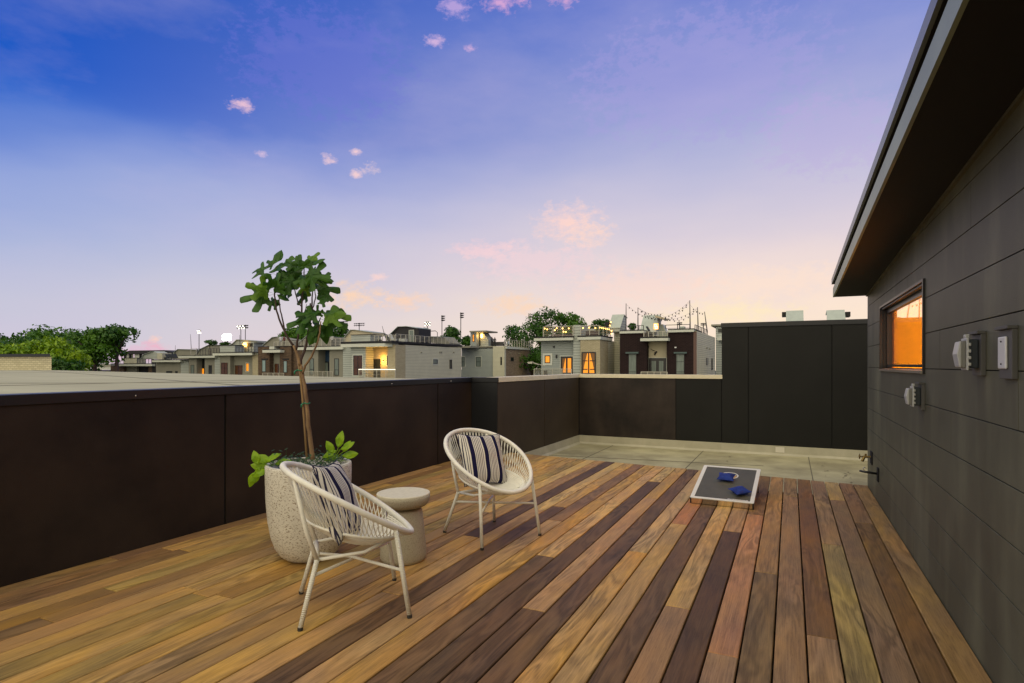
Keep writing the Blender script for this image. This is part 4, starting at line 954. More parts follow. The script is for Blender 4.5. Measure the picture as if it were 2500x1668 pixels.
def lounger(px, Y, z, label, m):
    x = QY(px, 830, Y).x; r = thing('roof_armchair', (x, Y, z), label[:200], 'chair', 'chairs on the far roof terraces')
    MB().box(x-.35, x+.35, Y, Y+.6, z+.25, z+.42).build('seat', m, r)
    MB().prism([(x-.33, z+.42), (x-.18, z+.42), (x-.55, z+1.1), (x-.68, z+1.06)], 'y', Y, Y+.6).build('backrest', m, r)
    MB().box(x-.33, x-.27, Y, Y+.06, z, z+.25).box(x+.27, x+.33, Y, Y+.06, z, z+.25).build('legs', m, r)
dk = mat('dark_outdoor_fabric', (.03, .035, .04), .8); lt = mat('pale_outdoor_fabric', (.45, .47, .43), .8)
lounger(912, Y+1.5, zt+.2, 'leftmost pale roof armchair behind the cream house railing', lt)
lounger(922, Y+1.5, zt+.2, 'dark roof armchair second from the left behind the cream house railing', dk)
lounger(947, Y+1.5, zt+.2, 'dark roof armchair third from the left behind the cream house railing', dk)
lounger(958, Y+1.5, zt+.2, 'pale roof armchair nearest the corner post of the cream house railing', lt)
rbox(973, 988, 827, 838, Y+4, 'low white sofa behind the side railing of the cream house', 'sofa', 'outdoor_sofa', lt)
rbox(1008, 1035, 826, 841, Y+8, 'long pale storage bench behind the side railing of the cream house', 'bench', 'storage_bench', M['stucco_w'])

# ---- B: grey house with blue recess
Y = 62; B_ = house(Y, 790, 'grey house with a deep blue recessed entrance and two tall windows')
fbox('wall', 738, 763.5, 853, None, Y, 13, M['stucco'], B_); fbox('wall', 776.5, 800, 853, None, Y+.0, 1, M['stucco'], B_)
fbox('recess', 777, 804, 853, None, Y+1.4, 12, M['blue'], B_)
fbox('wall_pier', 804.3, 837, 853, None, Y, 13, M['stucco'], B_)
for o in [c for c in B_.children if c.name.startswith('wall') and not c.name.startswith('wall_pier')][1:2]: bpy.data.objects.remove(o)
fbox('side_wall', 763.7, 776.8, 853, None, Y, 13, M['stucco'], B_)
fbox('siding_return', 837.2, 857, 847, None, Y-.2, 13, M['sid_w2'], B_)
fbox('roof_fascia', 726, 837, 847, 854, Y-.6, 2, M['trim'], B_); fbox('roof_edge', 726, 838, 845.6, 847, Y-.62, 12, M['roofdk'], B_)
fwin(756.5, 766.5, 875.5, 915, Y, B_, 'pane_grey', (), (.33,)); fwin(816.5, 827.5, 875.5, 917, Y, B_, 'pane_grey', (), (.33,))
fwin(779, 803, 883, 925, Y+1.4, B_, 'pane_grey', (.5,), (), t=.16, name='double_door')
frail(742, 812, 907, 921, Y-.5, B_, 6, 5, name='balcony_railing')
frail(742, 854, 829, 846, Y, B_, 10, 5)
wedge([(729, 846), (731, 838), (752, 820), (806, 823), (806, 846)], Y+5, 3, 'stucco', 'metalroof', B_, 3)
wedge([(838, 838), (843, 824), (858, 806), (868, 806), (909, 812), (909, 817), (868, 832)], Y+4.2, 3, 'stucco_w', 'metalroof', B_, 4)
# ---- C: brown brick house
Y = 65; Cc = house(Y, 684, 'brown brick house behind the fig trunk with slim greenish windows')
fbox('brick_wall', 630.5, 658, 846.5, None, Y, 12, M['brk_b'], Cc); fbox('brick_wall', 683, 711, 846.5, None, Y, 12, M['brk_b'], Cc)
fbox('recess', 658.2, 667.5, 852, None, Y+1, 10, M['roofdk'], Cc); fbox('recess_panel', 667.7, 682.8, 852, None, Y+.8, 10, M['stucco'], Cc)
fbox('brick_return', 711.2, 737.8, 846, None, Y+.4, 12, M['brk_b'], Cc)
fbox('porch_roof', 640.5, 684, 854.5, 861, Y-.8, 2.4, M['trim'], Cc); fbox('porch_edge', 640.5, 684, 852.9, 854.4, Y-.82, 2.4, M['roofdk'], Cc)
fbox('roof_block', 657.5, 669, 846, 852.8, Y-.2, 1.5, M['trim'], Cc); fbox('roof_edge', 630.5, 738, 844.8, 846, Y-.05, 10, M['roofdk'], Cc)
fwin(640, 649, 879, 908, Y, Cc, 'pane_teal'); fwin(692.5, 701, 881, 910, Y, Cc, 'pane_teal')
for px in (639, 690.5): fbox('lintel', px-1.5, px+14, 875.5, 879, Y-.08, .07, M['roofdk'], Cc)
fwin(671, 681, 888, 920, Y+.8, Cc, 'pane_glow', name='door')
frail(641, 693, 911, 919, Y-.4, Cc, 4, 3, name='balcony_railing'); frail(669, 735, 835, 845, Y+.2, Cc, 7, 4)
wedge([(643, 845), (644, 843), (667, 824), (676, 823), (712, 830), (712, 845)], Y+5, 2.6, 'stucco', 'metalroof', Cc, 3)
# ---- D
Y = 72; Dd = house(Y, 580, 'grey rendered house with a hot orange lantern under its rooftop canopy')
fbox('wall', 537, 562, 862, None, Y, 11, M['stucco'], Dd); fbox('recess_wall', 562.2, 616, 864, None, Y+.8, 10, M['stucco'], Dd)
fbox('brick_pier', 616.3, 629.8, 862, None, Y, 11, M['brk_c'], Dd)
fbox('roof_fascia', 519, 615, 862, 867.8, Y-.8, 2, M['trim'], Dd); fbox('roof_edge', 519, 630, 860.3, 861.9, Y-.82, 10, M['roofdk'], Dd); fbox('pier_cap', 616.3, 630, 861.9, 865.5, Y-.05, 1, M['trim'], Dd)
fwin(540, 556, 885.5, 915, Y, Dd, 'pane_glow', (.5,), (.55,)); fwin(574, 592, 892, 916, Y+.8, Dd, 'pane_glow', (.5,), (), name='door'); fwin(601, 608, 887, 907, Y+.8, Dd, 'pane_lit', (), (), trim=.1)
fbox('roof_box', 537, 573, 844, 860, Y+.2, 2, M['sid_w2'], Dd); fbox('roof_box_top', 536, 574, 842.6, 843.9, Y+.1, 2.2, M['roofdk'], Dd)
frail(576, 630, 848, 860, Y+.1, Dd, 7, 4, m='raildk')
wedge([(566, 843), (580, 830), (588, 830), (628, 833), (628, 836), (619, 836), (619, 860), (566, 860)], Y+3, 2.4, 'sid_w2', 'metalroof', Dd, 3)
p = QY(598, 842, Y+2.7); MB().ball(p, .38, 10, sz=1.2).build('roof_lantern', M['lampfest'], Dd)
fwin(604, 617, 838, 846, Y+3, Dd, 'pane_dk')
# ---- E
Y = 74; E_ = house(Y, 500, 'pale house with dark central recess and orange glow at its foot')
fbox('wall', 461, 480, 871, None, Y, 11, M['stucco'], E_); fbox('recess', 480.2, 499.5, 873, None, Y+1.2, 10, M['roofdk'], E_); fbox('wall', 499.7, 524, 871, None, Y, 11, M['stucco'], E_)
fbox('siding_return', 524.2, 536.8, 869, None, Y-.1, 11, M['sid_w2'], E_)
fbox('roof_fascia', 435, 524, 868.8, 874, Y-.8, 2, M['trim'], E_); fbox('roof_edge', 435, 537, 867.4, 868.7, Y-.82, 10, M['roofdk'], E_)
fwin(466, 474, 891, 914, Y, E_, 'pane_grey'); fwin(509.5, 517.5, 892, 914, Y, E_, 'pane_dk'); fwin(485, 499, 899, 914, Y+1.2, E_, 'pane_lit', (.5,), name='door')
frail(482, 536, 852, 867, Y, E_, 8, 4, m='raildk'); frail(466, 480, 851, 867, Y, E_, 1, 1)
wedge([(478, 867), (490, 853), (513, 842), (536, 843), (536, 867)], Y+5, 2.4, 'stucco', 'metalroof', E_, 3)
# ---- F
Y = 76; F_ = house(Y, 410, 'low grey house with a row of dark recliners along its roof edge')
fbox('wall', 381, 441, 884, None, Y, 11, M['stucco'], F_); fbox('siding_return', 441.2, 460.5, 880, None, Y-.1, 11, M['sid_w2'], F_)
fbox('roof_fascia', 371, 440, 879.5, 884.2, Y-.8, 2, M['trim'], F_); fbox('roof_edge', 371, 460.5, 877.6, 879.4, Y-.82, 10, M['roofdk'], F_)
fwin(406, 421, 906, 912, Y, F_, 'pane_dk'); fwin(428, 434, 906, 912, Y, F_, 'pane_dk')
fbox('roof_box', 384, 396, 862, 877.5, Y+.2, 2, M['sid_w'], F_)
wedge([(420, 877), (427, 860), (436, 853), (478, 854), (478, 877)], Y+6, 2.4, 'stucco', 'metalroof', F_, 3)
wedge([(346, 877), (352, 866), (375, 858), (384, 862), (384, 877)], Y+3, 2.4, 'sid_w2', 'metalroof', F_, 2)
zf = QY(420, 877.5, Y).z
for i, px in enumerate((401, 408, 415, 421, 428)): lounger(px, Y+.5, zf, '%s of the dark recliners in a row on the low grey roof' % ('leftmost', 'second from the left', 'middle', 'second from the right', 'rightmost')[i], dk)
# ---- G
Y = 79; G_ = house(Y, 320, 'brown brick and cream house at the row left end under the big pavilion')
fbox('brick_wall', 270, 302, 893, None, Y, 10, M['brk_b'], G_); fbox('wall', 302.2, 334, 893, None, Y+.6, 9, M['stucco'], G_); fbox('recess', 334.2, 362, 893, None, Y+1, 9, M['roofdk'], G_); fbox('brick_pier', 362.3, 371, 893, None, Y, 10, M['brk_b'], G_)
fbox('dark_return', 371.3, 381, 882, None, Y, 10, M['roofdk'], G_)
fbox('roof_fascia', 286, 371, 889, 894, Y-.7, 2, M['trim'], G_); fbox('roof_edge', 270, 371, 887.4, 888.9, Y-.72, 10, M['roofdk'], G_)
fbox('roof_box', 302, 334, 874.5, 887.3, Y, 2, M['sid_w'], G_); fbox('roof_box_top', 301, 335, 873.5, 874.4, Y-.1, 2.2, M['roofdk'], G_); frail(335, 370, 876, 887, Y, G_, 5, 4, m='raildk')
frail(244, 301, 880.5, 886.5, Y+1, G_, 9, 3)
Y = 85; H_ = house(Y, 225, 'low pale roof end with a small gridded screen at the far left of the row')
fbox('wall', 180, 270, 904.5, None, Y, 9, M['roofdk'], H_); fbox('roof_fascia', 179, 238, 899, 904, Y-.4, 1, M['trim'], H_); fbox('roof_fascia', 238.2, 270, 897, 903, Y-.4, 1, M['trim'], H_)
fbox('roof_box', 224, 238, 885, 898.9, Y+.2, 2, M['trim'], H_); fbox('upper_storey', 238.2, 270, 889, 896.9, Y+.3, 3, M['stucco'], H_)
frail(210, 223, 883, 898, Y, H_, 3, 3)
Y = 100; P_ = thing('pavilion', (QY(360, 880, Y).x, Y, ZB), 'big dark open sided roof rising behind the left end of the row', 'pavilion')
pa = [QY(298, 862, Y), QY(316, 856, Y), QY(400, 855, Y), QY(422, 860, Y)]
MB().prism([(pa[0].x, pa[0].z-.3), (pa[3].x, pa[3].z-.3), (pa[3].x, pa[3].z), (pa[2].x, pa[2].z), (pa[1].x, pa[1].z), (pa[0].x, pa[0].z)], 'y', Y, Y+12).build('roof', M['roofdk'], P_)
for px in (302, 315, 340, 370, 400): fbox('column', px, px+2, 864, None, Y+.4, .4, M['roofdk'], P_)
for a, b in ((304, 314), (318, 324), (328, 346)): fbox('white_panel', a, b, 865, 878, Y+1, .2, M['trim'], P_)

# ---- I: grey and brick house between
Y = 83; I_ = house(Y, 1180, 'grey sided house with tan brick end and small lit stair tower where people stand')
fbox('wall', 1127, 1203, 851, None, Y, 12, M['sid_g'], I_); fbox('siding_bay', 1203.2, 1231.5, 845.5, None, Y-.6, .55, M['sid_w'], I_)
XI = QY(1232, 850, Y-.5).x; c = QX(1232, 850, XI); d = QX(1302, 858, XI)
MB().box(XI-1.2, XI-.003, c.y+.1, QX(1302, 858, XI).y, ZB, QX(1232, 851, XI).z).build('brick_wall', M['brk_t'], I_)
z_ = QX(1232, 846, XI).z; MB().box(XI-.4, XI+.25, c.y+.2, d.y+.6, z_-.35, z_).build('roof_fascia', M['trim'], I_)
fbox('roof_edge', 1127, 1203, 848.5, 850.9, Y-.1, 10, M['roofdk'], I_); fbox('roof_curb', 1164, 1202, 845, 848.4, Y+.3, 6, M['stucco'], I_)
fwin(1127.5, 1135, 871.5, 895.5, Y, I_, 'pane_grey', (), (.5,), trim=.08); fwin(1162, 1174.5, 871.5, 895.5, Y, I_, 'pane_grey', (), (.5,), trim=.08); fwin(1222, 1225.5, 872, 891.5, Y-.6, I_, 'pane_dk', (), ())
swin(1247, 1253.5, 872.5, 881.5, XI, I_, 'pane_dk', t=.1); vent(1245, 862, XI, I_); vent(1266, 863, XI, I_)
fbox('stair_tower', 1148.5, 1163, 811, 848.4, Y+1, 3, M['sid_g'], I_)
wedge([(1163.2, 848), (1163.2, 811), (1178, 811), (1192, 830), (1192, 848)], Y+2, 2, 'sid_w2', 'metalroof', I_, 0)
fbox('tower_roof', 1146, 1186.5, 807.5, 810.9, Y+.5, 4.2, M['stucco'], I_)
fwin(1153.5, 1158.5, 816.5, 834.5, Y+1, I_, 'pane_lit', (), (.5,)); fwin(1166.5, 1173, 814, 845, Y+2, I_, 'pane_dk', name='door')
p = QY(1176.5, 820, Y+1.9); MB().box(p.x-.15, p.x+.15, p.y-.15, p.y, p.z-.35, p.z+.3).build('door_lamp', M['lampwarm'], I_)
ld = bpy.data.lights.new('door_light', 'POINT'); lo_ = bpy.data.objects.new('door_light', ld); col.objects.link(lo_); lo_.location = (p.x, p.y-.6, p.z); ld.energy = 35; ld.color = (1, .6, .2); ld.shadow_soft_size = .1
fbox('roof_wall', 1188, 1228, 835, 845, Y+3, .3, M['raildk'], I_)
rail((XI-.1, c.y+.2), (XI-.1, d.y), z_+.02, z_+1.1, I_, 12, 4); fbox('neighbour_roof', 1100, 1148, 845, 849.5, Y-3, 3, M['stucco'], I_)

# ---- J: right duplex, left half with orange windows
Y = 60; J_ = house(Y, 1400, 'duplex with orange lit curtained windows and fairy lights on its roof rails')
fbox('siding_wall', 1321, 1399, 830, None, Y, 10, M['sid_g'], J_)
fbox('party_pillar', 1399.5, 1416.5, 793.5, None, Y-.7, 3, M['sid_w2'], J_)
fbox('brick_bay', 1408.5, 1464.5, 829.5, None, Y-1.0, 3, M['brk_c'], J_) if False else None
XJ2 = QY(1465, 830, Y-1).x; a = QY(1416.8, 829.5, Y-1)
MB().box(a.x, XJ2-.003, Y-1, Y+2, ZB, a.z).build('brick_bay', M['brk_c'], J_)
X2 = QX(1479, 830, XJ2); MB().box(XJ2-2, XJ2, Y-.995, X2.y, ZB, a.z-.01).build('brick_side', M['brk_c'], J_)
e = QX(1513, 830, XJ2); MB().box(XJ2-5, XJ2-.01, X2.y+.01, e.y, ZB, a.z-.02).build('side_wall', M['sid_w'], J_)
fbox('upper_side_wall', 1499, 1513, 805, None, e.y-2.2, 3, M['sid_w'], J_)
zc0, zc1 = QY(1440, 829.5, Y-1).z, QY(1440, 822.5, Y-1).z
MB().box(a.x-.3, XJ2+.1, Y-1.1, X2.y+2.2, zc0, zc1).build('cornice', M['trim'], J_); MB().box(a.x-.3, XJ2+.12, Y-1.12, X2.y+2.4, zc1+.002, zc1+.15).build('roof_edge', M['roofdk'], J_)
fbox('roof_fascia', 1303, 1398.5, 825, 831.5, Y-1.1, 2.4, M['trim'], J_); fbox('roof_edge', 1303, 1399, 821.5, 824.9, Y-1.12, 6, M['roofdk'], J_)
fwin(1330, 1344, 868, 887, Y, J_, 'pane_lit', (), (), trim=.22, t=.1)
dj = fwin(1369, 1399, 870.5, 914, Y, J_, 'pane_lit', (.5,), (), t=.2, name='double_door', trim=.08)
wj = fwin(1420, 1455, 859.5, 914, Y-1, J_, 'pane_lit', (.5,), (.22, .60), t=.13)
def drape(w_, px, py0, py1, wd, Y, s):
    a, b = QY(px, py0, Y), QY(px, py1, Y); x1 = QY(px+wd*s, py0, Y).x
    n = 8; vs = []
    for i in range(n+1):
        t = i/n; f = (1-t)**1.3*.85+.15; vs += [(a.x, Y-.022, a.z+(b.z-a.z)*t), (a.x+(x1-a.x)*f, Y-.022-.008*(i % 2), a.z+(b.z-a.z)*t)]
    MB().add(vs, [(2*i, 2*i+1, 2*i+3, 2*i+2) for i in range(n)]).build('drape', M['drape'], w_)
drape(wj, 1421.5, 861, 913, 13, Y-1, 1); drape(wj, 1453.5, 861, 913, 13, Y-1, -1); drape(dj, 1373, 874, 913, 8, Y, 1)
lm = MB(); p = QY(1358.5, 870.5, Y-.1); lm.box(p.x-.07, p.x+.07, Y-.16, Y-.001, p.z-.18, p.z+.18); p2 = QY(1352.5, 847, Y); lm.box(p2.x-.1, p2.x+.1, Y-.1, Y-.001, p2.z-.1, p2.z+.1); lm.build('wall_lamp', M['blackmetal'], J_)
r1 = frail(1326.5, 1399, 798.5, 821, Y-.9, J_, 3, 6); r2 = frail(1417.5, 1462, 796, 820.5, Y-1, J_, 2, 6)
p = QY(1462, 796, Y-1); rail((XJ2-.1, Y-1), (XJ2-.1, X2.y+2.2), QY(1462, 820.5, Y-1).z, p.z, J_, 3, 6)
frail(1304, 1395, 901, 918, Y-1.2, J_, 4, 5, name='balcony_railing'); fbox('balcony_screen', 1325, 1334, 905, 918, Y-.9, .3, M['roofdk'], J_)
fl_ = thing('fairy_lights', (QY(1400, 800, Y-1).x, Y-1, 3), 'warm string of bulbs wound along the duplex roof railings', 'string lights')
zz = [(1330, 802.5), (1336, 804.5), (1354.5, 806.5), (1359, 801.5), (1373.5, 802), (1376, 810), (1381.5, 810.5), (1388.5, 802), (1423.5, 801), (1438, 800), (1453.5, 801)]
for px, py in zz: MB().ball(QY(px, py, Y-1.08), .075, 6).build('bulb', M['lampfest'], fl_)
for k in range(8):
    yy = Y-1+k*.7; MB().ball((XJ2-.02, yy, QY(1462, 800, Y-1).z), .065, 6).build('bulb', M['lampfest'], fl_)
for px, py in ((1491, 787), (1489, 795), (1493, 808), (1493, 815)): MB().ball(QY(px, py, Y+2), .075, 6).build('bulb', M['lampfest'], fl_)
MB().tube([QY(1330, 801, Y-1.05), QY(1360, 800, Y-1.05), QY(1395, 800, Y-1.05)], .012, 4).tube([QY(1420, 799, Y-1.1), QY(1460, 799, Y-1.1)], .012, 4).build('cable', M['blackmetal'], fl_)
rbox(1436, 1450, 803, 808, Y+1.5, 'pale table top behind the right duplex roof rail', 'table', 'roof_table', lt, .6)
rbox(1421, 1436, 802.5, 807, Y+1.7, 'pale cushioned seat left of the table behind the right duplex roof rail', 'sofa', 'outdoor_sofa', lt, .6)
fbox('roof_seating_wall', 1345, 1398, 816, 821.5, Y+1.5, .6, mat('dusky_purple_fabric', (.06, .035, .04), .8), J_); fbox('roof_seating_wall', 1418, 1460, 809, 820.5, Y+1.2, .2, mat('dusky_purple_screen', (.06, .035, .04), .8), J_)
# stair head of J with sheet roof sloping towards the viewer
def shed(px0, px1, pyt, pyb, Y, run, par, side='sid_w2', lean=0, hw=None):
    a, b = QY(px0, pyb, Y), QY(px1, pyb, Y); zt_ = QY((px0+px1)/2, pyt, Y+run).z
    MB().prism([(Y+.02, a.z), (Y+run, zt_-.03), (Y+run+1.1, zt_-.25), (Y+run+1.1, a.z-.4), (Y+.02, a.z-.4)], 'x', a.x, b.x).build('stair_head', M[side], par)
    n = (zt_-a.z)/run
    MB().prism([(Y-.05, a.z-.02), (Y+run, zt_+.0), (Y+run+1.5, zt_-.25), (Y+run+1.5, zt_-.16), (Y+run, zt_+.10), (Y-.05, a.z+.08)], 'x', a.x-.08, b.x+.08).build('roof_sheet', M['metalroof'], par)
shed(1487, 1513, 770.5, 802, Y+3, 1.6, J_)
fbox('vent_box', 1477, 1488, 786, 799, Y+3, .5, M['roofdk'], J_)

# ---- K: dark brick duplex half
K_ = house(Y, 1610, 'dark red brick house with curtained windows and a glowing sign by its roof stair')
XK = QY(1701, 800, Y).x
fbox('brick_wall', 1513.5, 1579, 814, None, Y, 8, M['brk_d'], K_)
a, b = QY(1628, 811, Y), QY(1693, 811, Y)
MB().box(a.x, XK-.004, Y, Y+8, ZB, a.z).build('brick_wall', M['brk_d'], K_)
fbox('entrance_wall', 1579.2, 1627.6, 830, None, Y+.9, 6, M['stucco_w'], K_)
fbox('siding_joint', 1693, 1700.8, 811, None, Y-.03, .02, mat('brown_corner_board', (96, 72, 62), .7), K_)
e = QX(1746, 830, XK); MB().box(XK-1, XK-.002, Y+.01, e.y, ZB, a.z+.05).build('side_wall', M['sid_w'], K_)
fbox('cornice', 1512.5, 1571.5, 808, 813.8, Y-.2, 1, M['trim'], K_); fbox('cornice', 1631, 1694, 805, 811, Y-.2, 1, M['trim'], K_)
fbox('roof_edge', 1512.5, 1571.5, 806, 807.9, Y-.22, 6, M['roofdk'], K_); fbox('roof_edge', 1630.5, 1694, 802.6, 804.9, Y-.22, 6, M['roofdk'], K_)
fbox('porch_roof', 1563, 1631, 825.5, 832.5, Y-1, 2.4, M['trim'], K_); fbox('porch_edge', 1563, 1631, 822, 825.4, Y-1.02, 2.4, M['roofdk'], K_)
fwin(1534.5, 1554, 864.5, 914, Y, K_, 'pane_grey', (), (.12,), t=.05); fwin(1650.5, 1671, 864.5, 914, Y, K_, 'pane_grey', (), (.12, .62), t=.05)
for px in (1527, 1645): fbox('lintel_hood', px, px+31, 859.5, 863.5, Y-.35, .34, mat('green_copper', (70, 88, 84), .6), K_)
fwin(1584, 1627, 874.5, 914, Y+.9, K_, 'pane_grey', (.5,), (), t=.3, name='double_door', trim=.05)
frail(1565, 1629, 908, 914, Y-.9, K_, 4, 2, name='balcony_railing'); frail(1572, 1630, 811, 821.5, Y-.9, K_, 5, 2)
lmp = thing('flower_bracket', QY(1600, 860, Y+.8), 'dark scrolled iron bracket on the cream entrance wall of the dark brick house', 'bracket')
MB().tube([QY(1589, 852, Y+.86), QY(1594, 856, Y+.86), QY(1600, 857, Y+.86)], .03, 5).build('arm', M['blackmetal'], lmp)
MB().ball(QY(1600, 862, Y+.8), .12, 6).ball(QY(1602.5, 859.5, Y+.8), .1, 6).ball(QY(1598.5, 866, Y+.8), .08, 6).build('hanging_cluster', M['roofdk'], lmp)
p = QY(1649.5, 848.5, Y); MB().box(p.x-.09, p.x+.09, Y-.12, Y-.001, p.z-.06, p.z+.06).build('camera_box', M['switch'], K_)
swin(1724, 1728, 874, 891.5, XK, K_, 'pane_grey', t=.06); swin(1736.5, 1739, 875, 903.5, XK, K_, 'pane_dk', t=.05)
for px in (1724, 1731): vent(px, 850+(px-1724)*.3, XK, K_)
rail((XK-.15, Y-.1), (XK-.15, QX(1727, 815, XK-.15).y), a.z+.1, QY(1685, 793.5, Y).z, K_, 8, 1, 'raildk'); frail(1625, 1684, 794, 802.5, Y-.05, K_, 2, 1, 'raildk'); frail(1528, 1571, 796, 806, Y+.5, K_, 4, 1, 'raildk')
shed(1563, 1600, 772, 812, Y+3, 2.0, K_); 
pv = [QY(1602, 771, Y+4), QY(1625, 777, Y+4), QY(1624, 782, Y+4), QY(1602, 776, Y+4)]
MB().prism([(q.x, q.z) for q in pv], 'y', Y+3.4, Y+5.6).build('canopy', M['stucco_w'], K_)
sg = MB(); a, b = QY(1596, 790, Y+2.8), QY(1607, 804, Y+2.8); sg.box(a.x, b.x, Y+2.8, Y+2.9, b.z, a.z); sgo = sg.build('glowing_sign', mat('warm_sign', (.6, .3, .1), .5, emit=(1, .42, .10), estr=2.2), K_)
ss = MB(); 
for i, (u0, v0, u1, v1) in enumerate(((.12, .85, .6, .78), (.2, .8, .28, .5), (.55, .78, .62, .55), (.2, .5, .85, .42), (.3, .42, .36, .12), (.7, .42, .8, .1), (.3, .14, .78, .08))):
    w2, h2 = b.x-a.x, a.z-b.z; ss.box(a.x+w2*u0, a.x+w2*max(u1, u0+.07), Y+2.77, Y+2.799, b.z+h2*min(v0, v1), b.z+h2*max(v0, min(v0, v1)+.06))
ss.build('sign_strokes', mat('bright_sign_strokes', (1, .9, .6), .5, emit=(1, .8, .4), estr=4), sgo)
wedge([(1609, 822), (1609, 792), (1618, 792), (1628, 815), (1630, 822)], Y+5, 1.4, 'metalroof', 'metalroof', K_, 0)
rbox(1659, 1671, 797, 803, Y+2, 'small pale hood on the dark brick house roof', 'roof vent', 'roof_vent', M['metalroof'], .8)
lounger(1592, Y+1, QY(1592, 822, Y+1).z, 'dark armchair on the recessed terrace of the dark brick house', dk)
# masts and hanging string lights above K
def mast(px, py0, py1, Y, label, lean=0, r=.05):
    a, b = QY(px+lean, py0, Y), QY(px, py1, Y)
    o = MB().tube([b, b.lerp(a, .5), a], [r*1.2, r, r*.6], 6).build('light_mast', M['blackmetal'], None); return tag(o, label, 'pole', 'masts for string lights on the far roofs')
mast(1528.5, 741, 808, Y+1, 'tall dark mast at the left corner of the dark brick roof'); mast(1557.5, 751, 806, Y+1.5, 'second dark mast from the left over the dark brick roof')
mast(1685, 733.5, 803, Y+.5, 'tallest dark mast at the front right corner of the dark brick roof', -1); mast(1704.5, 750, 806, Y+3, 'dark mast behind the tallest one on the dark brick roof', -1.5); mast(1727, 761, 812, Y+6, 'leaning dark mast at the back right of the dark brick roof', -7)
sl_ = thing('string_lights', QY(1620, 780, Y+2), 'strings of tiny unlit bulbs hanging between masts over the dark brick roof', 'string lights')
def strand(a, b, sag, n, Ya, Yb):
    A1, B1 = QY(a[0], a[1], Ya), QY(b[0], b[1], Yb); pts = [A1.lerp(B1, i/n)-Vector((0, 0, sag*4*(i/n)*(1-i/n))) for i in range(n+1)]
    MB().tube(pts, .007, 4).build('cable', M['blackmetal'], sl_)
    for p in pts[1:-1]: MB().ball(p-Vector((0, 0, .09)), .055, 6, sz=1.5).build('bulb', M['bulbdk'], sl_)
strand((1528.5, 743), (1684, 735), 1.6, 19, Y+1, Y+.5); strand((1557.5, 752), (1684, 738), 1.5, 15, Y+1.5, Y+.5); strand((1558, 752), (1703, 752), 1.2, 15, Y+1.5, Y+3); strand((1614, 768), (1703, 754), .9, 8, Y+3, Y+3); strand((1685, 745), (1722, 764), .3, 5, Y+.5, Y+6); strand((1560, 754), (1620, 765), .3, 8, Y+1.5, Y+4)
# ---- L: narrow tower beyond, M: houses hidden behind the tall screen wall
Y = 78; L_ = house(Y, 1750, 'narrow grey tower house just left of the tall black screen wall')
fbox('wall', 1747.5, 1790, 798, None, Y, 9, M['sid_w2'], L_); fbox('tower_roof', 1736, 1795, 791.5, 796, Y-.4, 5, M['stucco'], L_); fbox('tower_wall', 1749, 1758, 796.2, 798, Y, 4, M['stucco'], L_)
fwin(1753.5, 1768, 803, 812, Y, L_, 'pane_dk'); fbox('balcony_fascia', 1751, 1775, 825, 831, Y-.9, .9, M['trim'], L_)
Y = 60; N_ = thing('town_house', (QY(1990, 880, Y).x, Y, ZB), 'house behind the tall screen wall with only two metal stair hoods in view', 'house', 'row of flat roofed town houses across the street')
fbox('wall', 1880, 2112, 806, None, Y, 9, M['sid_w2'], N_)
for px0, px1, s in ((1921, 1960, -1), (2023, 2064, 1)):
    shed(px0, px1, 761 if s < 0 else 759.5, 802, Y+1, 2.0, N_)
    x = px0 if s < 0 else px1; a_, b_ = QY(x, 762, Y+3.2), QY(x+12*s, 773, Y+3.2)
    MB().box(a_.x, b_.x, Y+3.0, Y+4.4, b_.z, a_.z).build('hood_canopy', M['soffit'], N_)

